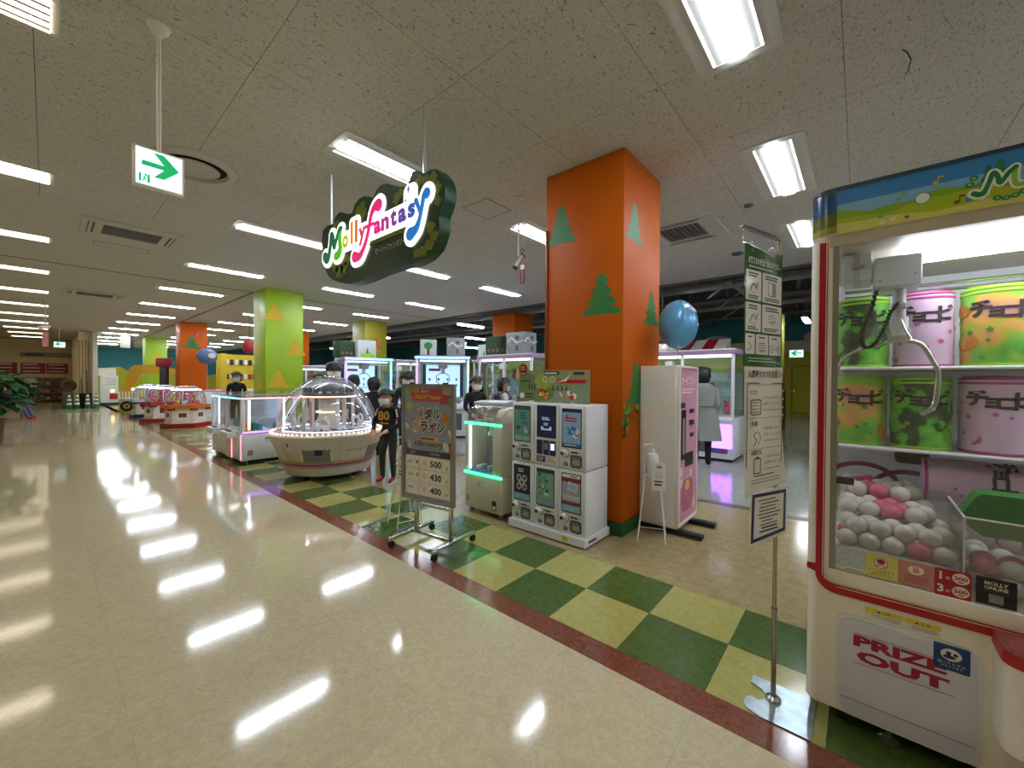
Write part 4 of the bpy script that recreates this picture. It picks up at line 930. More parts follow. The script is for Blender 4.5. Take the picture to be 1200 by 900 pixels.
# advertising board on top
bd = thing('advertising_board', 'printed khaki advertising board standing on top of the capsule machines', 'board', (1.2, 2.15, 1.2415), AISLE)
f = MB(frontm(0)); f.prism([(0, 0), (.83, 0), (.83, .315), (0, .315)], -.012, 0, P('khaki', '#8a8a5c')); f.build('board', bd)
f = MB(frontm(-.0005)); kh2 = P('olive', '#6a7a44'); f.flat([(0, 0), (.4, 0), (.45, .12), (.3, .2), (.12, .3), (0, .26)], .0002, kh2); f.flat([(.35, .0), (.83, 0), (.83, .2), (.6, .16)], .0003, P('sage', '#7f8f72')); f.flat(circ(.3, .2, .1, .08), .0004, P('moss', '#8fa03c'))
blobs(f, .22, .4, .02, .15, [orange, red, yellow, P('brownred', '#6a3020')], 14, .0006, .035); blobs(f, .42, .56, .02, .13, [grey, offw, P('stone', '#a39a8a')], 10, .0006, .035); blobs(f, .56, .7, .02, .13, [red, offw, orange], 8, .0006, .03)
f.rect(.32, .5, .27, .305, .001, dark); bars(f, .33, .49, .28, 1, .02, offw, .0015, .012); bars(f, .66, .8, .27, 1, .02, dark, .001, .025)
f.prism([(.47, .2), (.58, .21), (.64, .29), (.6, .25), (.56, .225)], .001, .0014, offw); bars(f, .48, .8, .19, 1, .02, red, .0012, .035, k=.95)
for k in range(4): f.rect(.03+.03*k, .05+.03*k, .2, .22, .001, dark)
for k in range(3): f.prism([(.13+.035*k, .12), (.142+.035*k, .12), (.145+.035*k, .175), (.128+.035*k, .175)], .001, .0013, dark)
for k in range(4): f.prism([(.42+.05*k, .12), (.445+.05*k, .12), (.44+.05*k, .165), (.425+.05*k, .165)], .001, .0013, P('darkgreen', '#33503c'))
for cx in (.33, .42): f.flat(circ(cx, .225, .028), .0011, offw); f.flat(circ(cx, .225, .022), .0013, P('khaki', '#8a8a5c'))
f.flat(circ(.04, .06, .03), .0012, offw); bars(f, .09, .2, .07, 2, .03, dark, .0011, .014); f.build('print', bd)
f = MB(frontm(-.003)); f.prism(circ(.055, .335, .055, .05, 24), 0, .004, P('maroon', '#6a2018')); f.rect(.01, .1, .27, .3, .003, red); bars(f, .025, .09, .345, 2, .025, orange, .0045, .014); f.text('NEW', .055, .276, .016, offw, .0045); f.build('round_badge', bd)
for x in (.15, .65): MB().box(x, x+.05, -.03, .03, 0, .01, offw).build('foot', bd)

# ================================================================== small crane game
cz = thing('small_crane_game', 'small cream crane game with two green light strips beside the capsule machines', 'crane game', (1.03, 2.79, 0), AISLE)
SW, SD = .55, .46
sc_ = mat('warm cream', '#cdc5b0', .4, var=.02)
MB().box(0, SW, 0, SD, .055, .44, sc_, .012).build('lower_cabinet', cz)
MB().box(0, .045, .0, SD, .44, 1.0, sc_, .01).build('side_post', cz); MB().box(SW-.13, SW, 0, SD, .44, 1.0, sc_, .01).build('side_post', cz); MB().box(0, SW, SD-.05, SD, .44, 1.0, sc_).build('back_panel', cz)
MB(Matrix(((0, 0, 1, 0), (1, 0, 0, 0), (0, 1, 0, 0), (0, 0, 0, 1)))).prism([(0, 1.0), (SD, 1.0), (SD, 1.16)]+[(.14-.14*math.sin(R(a)), 1.02+.14*math.cos(R(a))) for a in range(0, 91, 15)], 0, SW, acryl).build('clear_hood', cz)
MB(Matrix(((0, 0, 1, 0), (1, 0, 0, 0), (0, 1, 0, 0), (0, 0, 0, 1)))).prism([(0, 1.0), (SD, 1.0), (SD, 1.155)]+[(.14-.14*math.sin(R(a)), 1.02+.135*math.cos(R(a))) for a in range(0, 91, 15)], SW-.1, SW+.001, sc_).build('hood_side', cz)
for z in (.44, .985): MB().box(-.006, SW-.0, -.012, .012, z-.012, z+.012, ledg, .004).build('light_strip', cz)
MB().box(.045, SW-.13, .015, .02, .46, .97, glass).build('window', cz)
MB().box(.045, SW-.13, .3, .31, .46, .97, mat('mirror back', '#9aa4a8', .15, .7)).build('mirror_panel', cz)
MB().box(.05, .062, .025, .04, .47, .96, ledw).build('lamp', cz)
MB().box(.045, SW-.13, .03, .3, .45, .475, blue).build('prize_floor', cz)
m = MB(); 
for k in range(5): m.box(.1+.055*k, .14+.055*k, .08+.03*(k % 3), .2, .476, .51+.01*(k % 2), [offw, lblue, blue][k % 3], .004)
m.build('prize_box', cz)
m = MB(); m.cyl((.25, .16, .88), (.25, .16, .98), .02, lgrey); m.ball((.25, .16, .87), .035, lgrey, 12)
for a in (0, 120, 240): m.tube([(.25+.03*math.cos(R(a)), .16+.03*math.sin(R(a)), .86), (.25+.07*math.cos(R(a)), .16+.07*math.sin(R(a)), .82), (.25+.04*math.cos(R(a)), .16+.04*math.sin(R(a)), .77)], .005, chrome, 6)
m.build('claw', cz)
f = MB(frontm(-.0005)); f.rect(.2, .29, .3, .36, .001, offw); f.ring(rrect(.2, .29, .3, .36, .002, 1), rrect(.203, .287, .303, .357, .002, 1), 0, .0016, dark); bars(f, .21, .28, .34, 3, .013, dark, .0014, .005); f.rect(.02, .07, .12, .19, .001, P('lbltan', '#9a927c')); f.rect(.42, .48, .09, .19, .001, dark); f.rect(.43, .47, .1, .14, .0014, offw); f.build('label_print', cz)
m = MB(); m.cyl((.05, -.005, .5), (.05, -.03, .5), .012, white); m.build('start_knob', cz)
for x in (.06, SW-.06):
    for y in (.06, SD-.06):
        m = MB(); m.cyl((x-.012, y, .027), (x+.012, y, .027), .027, grey, n=14); m.box(x-.016, x+.016, y-.012, y+.012, .03, .06, chrome); m.build('caster', cz)

# ================================================================== poster stand on casters
ps = thing('poster_stand', 'wheeled metal stand with a grey medal lottery poster at the carpet edge', 'poster stand', (.19, 2.36, 0), -81.4)
PWd, z0, z1 = .63, .37, 1.42
f = MB(frontm(-.012)); f.ring([(-PWd/2, z0), (PWd/2, z0), (PWd/2, z1), (-PWd/2, z1)], [(-PWd/2+.028, z0+.028), (PWd/2-.028, z0+.028), (PWd/2-.028, z1-.028), (-PWd/2+.028, z1-.028)], -.024, .008, alu); f.build('frame', ps)
f = MB(frontm(-.006)); x0, x1, y0, y1 = -PWd/2+.027, PWd/2-.027, z0+.027, z1-.027
pg = P('slate grey', '#959db2'); f.prism([(x0, y0), (x1, y0), (x1, y1), (x0, y1)], -.012, 0, pg); ptr = f.build('poster', ps)
f = MB(frontm(-.0065)); cx = 0
def Lx(t): return x0+(x1-x0)*t
def Ly(t): return y0+(y1-y0)*t
bm_ = P('balloon lav', '#9a8fb0'); coral = P('coral', '#b85050')
for a, b, rr, c_ in ((.02, .42, .06, P('plum', '#8a5a86')), (.97, .45, .06, coral), (.95, .4, .05, P('rose', '#b0707c')), (.06, .95, .05, P('mintp', '#8fae98')), (.9, .95, .07, P('pearl', '#b0aaa0')), (.98, .88, .05, pg)):
    f = MB(frontm(-.0065)); f.flat([(min(max(p[0], x0), x1), min(max(p[1], y0), y1)) for p in circ(Lx(a), Ly(b), rr, rr*1.2)], .0003, c_); f.build('corner_print', ptr)
for a, b, rr, c_, w_ in ((.1, .82, .033, P('limeb', '#a8b83c'), .04), (.87, .72, .036, P('amber', '#c98a2c'), .055), (.06, .64, .02, offw, .03), (.88, .48, .032, offw, .045), (.12, .475, .03, P('leafb', '#b8c0a8'), .04), (.96, .6, .02, offw, .035)):
    f = MB(frontm(-.0065)); f.flat(circ(Lx(a), Ly(b), rr, w_, 18, .5 if c_ is offw else 0), .0005, c_)
    f.tube([(Lx(a)-.008, Ly(b)-.015, .0006), (Lx(a)+.008, Ly(b)+.015, .0006)], .0012, grey, 4) if c_ is offw else None
    f.build('balloon_print', ptr)
f = MB(frontm(-.0072)); f.flat([(Lx(.15), Ly(.985)), (Lx(.8), Ly(.985)), (Lx(.8), Ly(.94)), (Lx(.95), Ly(.93)), (Lx(.9), Ly(.89)), (Lx(.95), Ly(.85)), (Lx(.75), Ly(.85)), (Lx(.75), Ly(.87)), (Lx(.18), Ly(.87)), (Lx(.12), Ly(.92))], 0, coral)
f.text('最大で', Lx(.45), Ly(.945), .03, offw, .001, .1); f.text('1,300枚Get!', Lx(.46), Ly(.885), .05, P('gold', '#dba63c'), .001, .36, bold=.035); f.flat(circ(Lx(.24), Ly(.965), .05, .022), .0012, P('amber', '#c98a2c'))
f.build('ribbon', ptr)
f = MB(frontm(-.0072))
def title(s, cx_, cy_, hh, ww, cols_):
    [f.text(ch, cx_-ww/2+ww*(q+.5)/len(s), cy_-.009, hh*(.93 if ch not in 'ー' else .2)+.018, offw, .0006, ww/len(s)*.88+.018, bold=.085) for q, ch in enumerate(s)]
    for q, ch in enumerate(s): f.text(ch, cx_-ww/2+ww*(q+.5)/len(s), cy_, hh*(.93 if ch not in 'ー' else .2), cols_[q % len(cols_)], .0012, ww/len(s)*.88, bold=.04)
brn = P('brown', '#4a3430')
title('メダル', Lx(.52), Ly(.715), .105, .3, [coral, brn, P('tealb', '#3a6a6a')]); title('ガラポン', Lx(.52), Ly(.595), .105, .4, [P('amber', '#c98a2c'), brn, P('plumd', '#7a4060'), P('tealb', '#3a6a6a')])
f.prism(rrect(Lx(.33), Lx(.72), Ly(.52), Ly(.555), .008), 0, .0006, P('amber2', '#c9a850')); bars(f, Lx(.37), Lx(.68), Ly(.532), 1, .01, dark, .001, .012)
f.text('1回1,000円', Lx(.52), Ly(.455), .064, offw, .0006, .35, bold=.06); f.text('1回1,000円', Lx(.52), Ly(.46), .054, dark, .0014, .338, bold=.03); f.build('title_lettering', ptr)
f = MB(frontm(-.0072)); tx0, tx1, tm_ = Lx(.04), Lx(.96), Lx(.34)
f.rect(tx0, tx1, Ly(.38), Ly(.43), 0, P('tablehead', '#45485a')); f.text('当たり', (tx0+tm_)/2, Ly(.395), .022, offw, .001); f.text('メダル枚数', (tm_+tx1)/2, Ly(.395), .022, offw, .001)
for k, (nm, gp) in enumerate((('500', '1等賞'), ('430', '2等賞'), ('400', '3等賞'))):
    yb = Ly(.26-.118*k); yt = Ly(.375-.118*k)
    f.rect(tx0, tm_-.002, yb, yt, 0, P('tablecell', '#eeeade')); f.rect(tm_+.002, tx1, yb, yt, 0, P('tablecell', '#eeeade'))
    f.text(gp, tx0+.055, yb+.045, .026, dark, .001); f.flat(circ(tm_-.03, yb+.06, .018), .001, [grey, P('amber2', '#c9a850'), offw][k]); f.ring(circ(tm_+.06, yb+.06, .022), circ(tm_+.06, yb+.06, .019), .001, .0014, grey)
    bars(f, tm_+.045, tm_+.075, yb+.062, 2, .014, grey, .0015, .005); f.text(nm, (tm_+tx1)/2+.015, yb+.028, .06, dark, .001, .13, bold=.03); f.text('枚', tx1-.035, yb+.028, .028, dark, .001)
f.build('prize_table', ptr)
for x in (-.2, .2): MB().box(x-.02, x+.02, -.012, .022, z1-.005, z1+.012, black, .003).build('clip', ps)
for x in (-.15, .26):
    MB().box(x-.016, x+.016, .0, .03, .07, 1.2, chrome, .004).build('upright', ps)
for x in (-.2, .3):
    m = MB(); m.box(x-.016, x+.016, -.26, .29, .06, .09, chrome, .005); m.build('foot_bar', ps)
    for y in (-.235, .265):
        m = MB(); m.cyl((x-.014, y, .028), (x+.014, y, .028), .028, rubber, n=16); m.box(x-.01, x+.01, y-.01, y+.01, .03, .065, chrome); m.build('caster', ps)
MB().box(-.2, .3, .0, .03, .06, .085, chrome, .004).build('cross_bar', ps)
MB().box(-.15, .26, .005, .025, .32, .345, chrome, .004).build('cross_bar', ps)

# ================================================================== pink booth beside the pillar
bo = thing('photo_card_vending_machine', 'tall white vending booth with a pink printed front beside the orange pillar', 'vending machine', (1.855, .752, 0), 0)
bwm = mat('booth white', '#e0dcd0', .4, var=.02)
MB().box(0, .575, 0, .37, .055, 1.607, bwm, .008).build('cabinet', bo)
MB().box(-.004, .0, .03, .34, .08, 1.585, bwm).build('side_panel', bo)
f = MB(frontm(0)); pk = mat('booth pink', '#cf8fa8', .45, var=.04); f.ring(rrect(.0, .575, .07, 1.6, .01, 1), rrect(.035, .55, .1, 1.585, .01, 1), 0, .012, bwm); f.build('front_frame', bo)
f = MB(frontm(0)); f.prism(rrect(.035, .55, .1, 1.585, .01, 1), 0, .004, pk); fr_ = f.build('front_panel', bo)
f = MB(frontm(-.0045)); ivory = P('booth ivory', '#ead6d0')
f.text('カードプリント', .29, 1.42, .09, ivory, .001, .42, bold=.04); bars(f, .08, .5, 1.37, 2, .03, ivory, .001, .015)
for (a, b, c_, d_) in ((.08, .2, .7, 1.18), (.32, .45, 1.14, 1.18), (.32, .45, 1.02, 1.07), (.34, .44, .9, .94), (.07, .18, 1.2, 1.25), (.2, .43, .62, .75)): f.prism([(a, c_), (b, c_), (b, d_), (a, d_)], 0, .006, black if d_-c_ > .1 else dark)
f.prism([(.1, .75), (.16, .75), (.16, 1.1), (.1, 1.1)], .006, .01, grey)
rg2 = random.Random(9)
for k in range(9):
    cx_, cy_ = rg2.uniform(.08, .5), rg2.uniform(.16, 1.0)
    for q in range(5): f.flat(circ(cx_+.025*math.cos(q*1.257), cy_+.03*math.sin(q*1.257), .02, None, 10), .0005+.00005*k, ivory)
f.prism(rrect(.1, .45, .18, .5, .1), .0008, .0016, P('booth rose', '#b8607c')); f.prism(circ(.27, .43, .07, .05), .0018, .0022, P('booth gold', '#d8b84a'))
f.build('front_print', fr_)
MB().box(.56, .575, -.02, 0, .7, .95, chrome, .004).build('door_latch', bo)
for x in (.04, .46):
    m = MB(); m.prism([(x-.035, -.22), (x+.035, -.22), (x+.04, -.1), (x+.04, .37), (x-.04, .37), (x-.04, -.1)], .012, .045, black); m.box(x-.02, x+.02, .06, .3, .045, .056, black)
    m.cyl((x, -.19, 0), (x, -.19, .012), .025, rubber); m.cyl((x, .3, 0), (x, .3, .012), .025, rubber); m.build('stabiliser_foot', bo)
# balloon on a stick standing on the booth
bl = thing('foil_balloon', 'round sky blue foil balloon with pink shapes on a stick above the booth', 'balloon', (2.15, .86, 1.6075), 35)
blm = mat('foil sky blue', '#5f9ec8', .25, .15, var=.05)
m = MB(); m.ball((0, 0, .42), 1, blm, 28, (.2, .185, .245)); bb = m.build('balloon_skin', bl)
MB().lathe([(.012, .0), (.006, .02), (.004, .02), (.004, .18)], grey, 10).build('stick', bl)
MB().tube([(.2*math.cos(t), 0, .42+.245*math.sin(t)) for t in (2*math.pi*k/40 for k in range(40))], .004, blm, 6, True).build('seam', bl)
for (u_, v_, a, b, c_) in ((.12, .52, .03, .07, hotpink), (.1, .36, .045, .06, mat('balloon pale', '#e0c9cf', .4)), (.09, .35, .03, .04, pink), (.15, .44, .015, .05, MATS['balloon pale']), (-.12, .55, .05, .03, mat('balloon rose', '#a83a6a', .4))):
    q = [(p[0], -.187*math.sqrt(max(0, 1-(p[0]/.203)**2-((p[1]-.42)/.248)**2))-.003, p[1]) for p in circ(u_, v_, a, b, 14)]
    MB().add(q, [tuple(range(14))], c_).build('colour_print', bl)

# ================================================================== hand sanitiser stands
def sanitiser(label, loc, rz, big=1.):
    r = thing('hand_sanitiser_stand', label, 'sanitiser stand', loc, rz)
    wire = mat('white wire', '#e2e0d8', .4)
    for s in (-1, 1):
        MB().tube([(s*.075, -.02, .72), (s*.06, -.03, .62), (s*.12, -.12, 0.006)], .0055, wire, 6).build('leg', r)
        MB().tube([(s*.075, .05, .72), (s*.06, .05, .62), (s*.12, .14, 0.006)], .0055, wire, 6).build('leg', r)
        MB().tube([(s*.112, -.105, .06), (s*.112, .122, .06)], .004, wire, 6).build('brace', r)
    MB().tube([(-.112, .122, .06), (.112, .122, .06)], .004, wire, 6).build('brace', r)
    MB().box(-.07, .07, -.06, .07, .60, .612, lgrey, .003).build('bottle_plate', r)
    m = MB(); m.lathe([(.001, .613), (.05, .613), (.055, .625), (.055, .76), (.045, .79), (.02, .8), (.02, .83), (.008, .835), (.008, .865)], mat('bottle white', '#d9d9d4', .3), 22); bt = m.build('bottle', r)
    MB().tube([(0, 0, .86), (0, 0, .875), (-.03, -.01, .88), (-.075, -.02, .865)], .008, offw, 8).build('pump_nozzle', bt)
    m = MB(frontm(-.06)); m.prism(rrect(.0, .115, .47, .72, .006), 0, .003, offw); cd = m.build('instruction_card', r)
    f = MB(frontm(-.0635)); f.text('消毒', .057, .67, .025, dark, .001, .045, bold=.02); f.ring(circ(.055, .61, .03), circ(.055, .61, .027), .0, .0012, grey); f.tube([(.035, .595, .001), (.055, .615, .001), (.075, .6, .001)], .003, grey, 5); bars(f, .015, .1, .545, 1, .02, dark, .001, .012); bars(f, .02, .09, .515, 1, .02, dark, .001, .014, k=.9); f.build('card_print', cd)
    return r
sanitiser('white wire hand sanitiser stand with pump bottle and card beside the white booth', (1.62, .9, 0), -70)
sanitiser('white wire hand sanitiser stand partly behind the medal poster stand', (.33, 2.93, 0), -100)

# ================================================================== banner stand
bn = thing('banner_stand', 'tall steel pole stand hung with green and white hygiene notices at the entrance', 'banner stand', (.143, -.253, 0), 0)
ang = -18.1
Mb = Matrix.Rotation(R(ang), 4, 'Z') @ Matrix.Translation((-.302, -.012, 0))
pl = [(-.125, .085), (-.10, .1), (-.06, .1), (-.04, .085)] + [(.0+.05*math.cos(R(a)), .075-.045*math.sin(R(a))) for a in range(150, 29, -20)] + [(.06, .1), (.12, .1), (.125, -.15), (-.145, -.15), (-.145, .03)]
stl = mat('worn steel plate', '#9fb0b6', .28, .55, var=.25, scale=14, bump=.05)
MB().prism(pl, 0, .007, stl).build('base_plate', bn)
MB().lathe([(.032, .007), (.03, .02), (.014, .03)], chrome, 18).build('socket', bn)
pm = mat('pole steel', '#a9a08c', .25, .9, var=.05)
m = MB(); m.cyl((0, 0, .02), (0, 0, .42), .0105, pm); m.cyl((0, 0, .42), (0, 0, 2.09), .0085, pm); m.lathe([(.012, .41), (.012, .43)], pm, 12); m.build('pole', bn)
m = MB(Mb); m.box(-.01, .31, .0, .016, 2.092, 2.105, pm); m.cyl((.0, .008, 2.03), (.0, .008, 2.095), .003, chrome, n=6); m.cyl((.29, .008, 2.02), (.29, .008, 2.095), .003, chrome, n=6); m.cyl((0, .008, 2.035), (.29, .008, 2.022), .003, chrome, n=6); m.build('top_bracket', bn)
for x in (.06, .22): MB(Mb).box(x-.012, x+.012, -.006, .014, 2.0, 2.045, acryl, .004).build('hanger_clip', bn)
gp = mat('laminated green', '#2d5a34', .12, var=.03); wp = mat('paper white', '#e2ddcc', .35, var=.02); lam = mat('laminated white', '#dddcd2', .12, var=.02)
f = MB(Mb @ frontm(-.002)); f.prism([(0, 1.53), (.3, 1.525), (.302, 2.03), (.22, 2.0), (.12, 2.02), (.0, 2.03)], 0, .0015, gp); p1 = f.build('green_notice', bn)
f = MB(Mb @ frontm(-.004))
f.text('お客さまの安全と安心のために', .15, 1.952, .03, offw, .0006, .25, bold=.01); bars(f, .03, .24, 1.937, 1, .01, P('palegreen', '#a9c4a0'), .0006, .006)
cells = [(.008, .125, 1.80, 1.925), (.135, .292, 1.80, 1.925), (.008, .125, 1.67, 1.79), (.135, .292, 1.67, 1.79), (.008, .08, 1.575, 1.66), (.088, .185, 1.575, 1.66), (.193, .292, 1.575, 1.66)]
for k, (a, b, c_, d_) in enumerate(cells):
    f.flat(rrect(a, b, c_, d_, .006, 3), .0006, lam); mx = (a+b)/2; hh = d_-c_
    bars(f, a+.02, b-.02, d_-.016, 2 if k < 4 else 1, .011, dark, .0012, .006); bars(f, a+.015, b-.015, c_+.016, 2 if k < 4 else 0, .009, dark, .0012, .005)
    if k in (0, 2): f.tube([(mx-.03, c_+.04, .0012), (mx-.005, c_+.07, .0012), (mx+.02, c_+.05, .0012), (mx+.03, c_+.075, .0012)], .0016, dark, 4); f.ring(circ(mx, c_+.05, .022), circ(mx, c_+.05, .02), .0012, .0014, grey)
    elif k == 1: f.ring(rrect(mx-.035, mx+.005, c_+.03, c_+.09, .004, 2), rrect(mx-.032, mx+.002, c_+.033, c_+.087, .003, 2), .0012, .0014, dark); f.rect(mx+.005, mx+.03, c_+.028, c_+.09, .0013, P('notice green', '#6f8a74'))
    elif k == 3:
        for a_ in range(20, 341, 40): f.tube([(mx+.012*math.cos(R(a_)), c_+.06+.01*math.sin(R(a_)), .0012), (mx+.034*math.cos(R(a_)), c_+.06+.026*math.sin(R(a_)), .0012)], .0014, dark, 4)
    elif k == 5: f.ring(rrect(mx-.025, mx+.025, c_+.012, c_+.05, .008, 3), rrect(mx-.022, mx+.022, c_+.015, c_+.047, .006, 3), .0012, .0014, dark); bars(f, mx-.016, mx+.016, c_+.038, 3, .01, dark, .0013, .003, k=1)
    elif k == 6:
        for s in (-1, 1): f.ring(circ(mx+s*.03, c_+.025, .012, .016), circ(mx+s*.03, c_+.025, .0095, .0135), .0012, .0014, dark)
        f.tube([(mx-.018, c_+.025, .0012), (mx+.018, c_+.025, .0012)], .0012, dark, 4)
    else: f.tube([(mx-.02, c_+.015, .0012), (mx+.01, c_+.03, .0012), (mx-.01, c_+.05, .0012)], .0014, dark, 4)
bars(f, .03, .28, 1.556, 2, .012, P('palegreen', '#a9c4a0'), .0006, .004); f.rect(.265, .285, 1.535, 1.545, .0007, grey); f.build('notice_print', p1)
# white notice, curling at the foot
f = MB(Mb @ frontm(-.002)); n_ = 8; vs = []
for k in range(n_+1):
    z = 1.522-.51*k/n_; off = .006+.02*max(0, k/n_-.55)**1.3*2; wd = .004+.03*max(0, k/n_-.5)
    vs += [(-wd*.6, z+(-.0 if k < n_ else -.03), off), (.15, z-(.0 if k < n_ else .01), off*.6), (.3+wd, z, off)]
f.add(vs, [q for k in range(n_) for q in ((3*k, 3*k+3, 3*k+4, 3*k+1), (3*k+1, 3*k+4, 3*k+5, 3*k+2))], wp); p2 = f.build('white_notice', bn)
f = MB(Mb @ frontm(-.010)); f.text('入店時の3つのお願い', .15, 1.475, .034, dark, .003, .27, bold=.02)
f.ring(rrect(.008, .292, 1.06, 1.455, .012, 3), rrect(.012, .288, 1.064, 1.451, .01, 3), .004, .005, dark); f.rect(.1, .2, 1.45, 1.46, .0055, wp)
for k, (t, zt) in enumerate((('マスク', 1.415), ('消毒', 1.285), ('体調確認', 1.165))):
    zt2 = zt+.0; f.text(t, .03, zt2-.012, .022, dark, .012-.004*(2-k), .055 if k < 2 else .08, al='l', bold=.015); [f.text(t_, .2, zt2-.03-.026*q_, .013, dark, .012-.004*(2-k), .13) for q_, t_ in enumerate((('必ずマスクの着用を', 'お願いいたします'), ('手指の消毒・手洗いを', 'お願いいたします'), ('ご入店前に体温と', '体調の確認をお願いします'))[k])]; bars(f, .135, .27, zt2-.078, 1, .02, grey, .012-.004*(2-k), .004, k=1)
    if k < 2: f.rect(.02, .28, zt2-.108, zt2-.1065, .01, dark)
f.ring(rrect(.03, .11, 1.32, 1.385, .012, 3), rrect(.034, .106, 1.324, 1.381, .01, 3), .008, .009, dark); bars(f, .045, .095, 1.37, 4, .013, dark, .009, .003, k=1)
f.tube(spl([(.05, 1.19, .012), (.07, 1.215, .012), (.05, 1.235, .012), (.08, 1.25, .012), (.1, 1.22, .012), (.08, 1.195, .012)]), .0014, dark, 4)
f.ring(rrect(.045, .1, 1.075, 1.14, .004, 2), rrect(.049, .096, 1.079, 1.136, .003, 2), .014, .015, dark); f.rect(.06, .085, 1.136, 1.146, .015, dark); bars(f, .02, .26, 1.05, 2, .012, grey, .02, .004); f.build('notice_print', p2)
f = MB(Mb @ frontm(-.022) @ Matrix.Rotation(R(-1.5), 4, 'Z')); f.prism([(.0, .775), (.3, .79), (.3, 1.0), (.005, 1.005)], 0, .001, wp); p3 = f.build('navy_bordered_notice', bn)
f = MB(Mb @ frontm(-.0235) @ Matrix.Rotation(R(-1.5), 4, 'Z')); f.ring([(.012, .79), (.288, .803), (.288, .988), (.015, .992)], [(.03, .805), (.272, .817), (.272, .974), (.032, .978)], 0, .0008, navy)
for k, (a, b) in enumerate(((.06, .2), (.08, .23), (.07, .2), (.07, .21), (.06, .24), (.07, .22), (.09, .18), (.08, .22), (.09, .22), (.075, .23))): bars(f, a, b, .958-.0148*k, 1, .01, dark, .0008, .007 if k > 7 else .0045, k=.97)
f.build('notice_print', p3)
# cable cover tape on the floor
o = MB().prism([(-.0, 3.12), (.35, 3.19), (.8, 3.225), (1.3, 3.215), (1.3, 3.255), (.8, 3.27), (.35, 3.24), (-.0, 3.165)], .0007, .004, mat('dark teal tape', '#16483c', .35)).build('cable_tape'); tag(o, 'dark green cable tape stuck across the checkered tiles', 'tape')
# ================================================================== domed prize machine
dm = thing('dome_prize_machine', 'round white prize machine under a big clear dome', 'prize machine', (.85, 5.72, 0), -65)
dw = mat('dome base ivory', '#cbc5b6', .35, var=.02)
MB().lathe([(.001, .06), (.56, .06), (.60, .08), (.64, .2), (.69, .34), (.74, .46), (.79, .57), (.82, .62), (.83, .65), (.81, .67), (.76, .675)], dw, 56).build('hull', dm)
MB().lathe([(.60, .105), (.652, .225)], mat('hull grey foot', '#a9a8a4', .35), 56).build('foot_ring', dm)
MB().lathe([(.655, .222), (.668, .262)], mat('hull pink stripe', '#a8506e', .4), 56).build('pink_stripe', dm)
MB().lathe([(.6705, .268), (.684, .30)], mat('hull yellow stripe', '#b8ad55', .4), 56).build('yellow_stripe', dm)
for a in range(0, 360, 60): MB(Matrix.Rotation(R(a+22), 4, 'Z')).add([(.645, -.004, .2), (.645, .004, .2), (.80, .004, .6), (.80, -.004, .6)], [(0, 1, 2, 3)], grey).build('panel_joint', dm)
MB().lathe([(.76, .675), (.001, .67)], mat('deck white', '#c9ccd0', .3), 40).build('deck', dm)
b0 = None
for k in range(72):
    a = R(k*5)
    if b0 is None: b0 = o = MB().ball((0, 0, 0), .011, emat('deck bulb', '#ffb79a', 3.5), 8).build('rim_bulb', dm)
    else: o = b0.copy(); COL.objects.link(o); o.parent = dm
    o.location = (.785*math.cos(a), .785*math.sin(a), .685)
prof = [(.715*math.cos(R(t)), .67+.84*math.sin(R(t))) for t in range(0, 91, 6)]
MB().lathe(prof, clear_mat('clear dome', refl=.05, alpha=.03, rough=.02), 48).build('clear_dome', dm)
MB().tube([(.722*math.cos(2*math.pi*k/48), .722*math.sin(2*math.pi*k/48), .68) for k in range(48)], .012, lgrey, 6, True).build('dome_ring', dm)
MB().tube([(.63*math.cos(2*math.pi*k/48), .63*math.sin(2*math.pi*k/48), .70) for k in range(48)], .005, ledw, 6, True).build('light_ring', dm)
# inner tower with a crown of lamps
MB().lathe([(.26, .675), (.24, .72), (.12, .75), (.11, 1.15)], mat('tower white', '#cfd6da', .3), 24).build('tower', dm)
MB().lathe([(.15, 1.15), (.36, 1.18), (.38, 1.2), (.38, 1.23), (.36, 1.25), (.001, 1.25)], mat('crown dark', '#4a4d50', .4), 36).build('crown', dm)
for z, rr, c_ in ((1.19, .385, emat('crown led', '#ffb9a8', 1.6)), (.95, .17, emat('tower led', '#ffd9a0', 1.8))): MB().tube([(rr*math.cos(2*math.pi*k/36), rr*math.sin(2*math.pi*k/36), z) for k in range(36)], .012, c_, 6, True).build('lamp_ring', dm)
b0 = None
for k in range(18):
    a = R(k*20)
    if b0 is None: b0 = o = MB().box(-.03, .03, -.015, .015, 0, .07, mat('crown panel', '#6a6e74', .2, .5), .004).build('crown_panel', dm)
    else: o = b0.copy(); COL.objects.link(o); o.parent = dm
    o.location = (.35*math.cos(a), .35*math.sin(a), 1.25); o.rotation_euler = (0, 0, a+R(90))
for a in range(0, 360, 60):
    M = Matrix.Rotation(R(a+30), 4, 'Z')
    m = MB(M); m.box(.33, .37, -.03, .03, .68, 1.16, white, .006); m.build('post', dm)
    m = MB(M); m.box(.372, .376, -.012, .012, .75, 1.12, mat('post panel white', '#dfe4ea', .3) if a % 120 else mat('post panel pink', '#c9727c', .3)); m.build('post_panel', dm)
    m = MB(M @ Matrix.Rotation(R(30), 4, 'Z') @ Matrix.Translation((.5, 0, .8))); m.tube([(0, .085*math.cos(2*math.pi*k/20), .085*math.sin(2*math.pi*k/20)) for k in range(20)], .018, white, 6, True); m.flat(circ(0, 0, .01), 0, white); m.build('scoop_ring', dm)
rg = random.Random(4); cs = [mat('candy dark', '#3a3338', .4), mat('candy white', '#c9c6c4', .4), mat('candy brown', '#6a5a55', .4), lblue]
c0 = {}
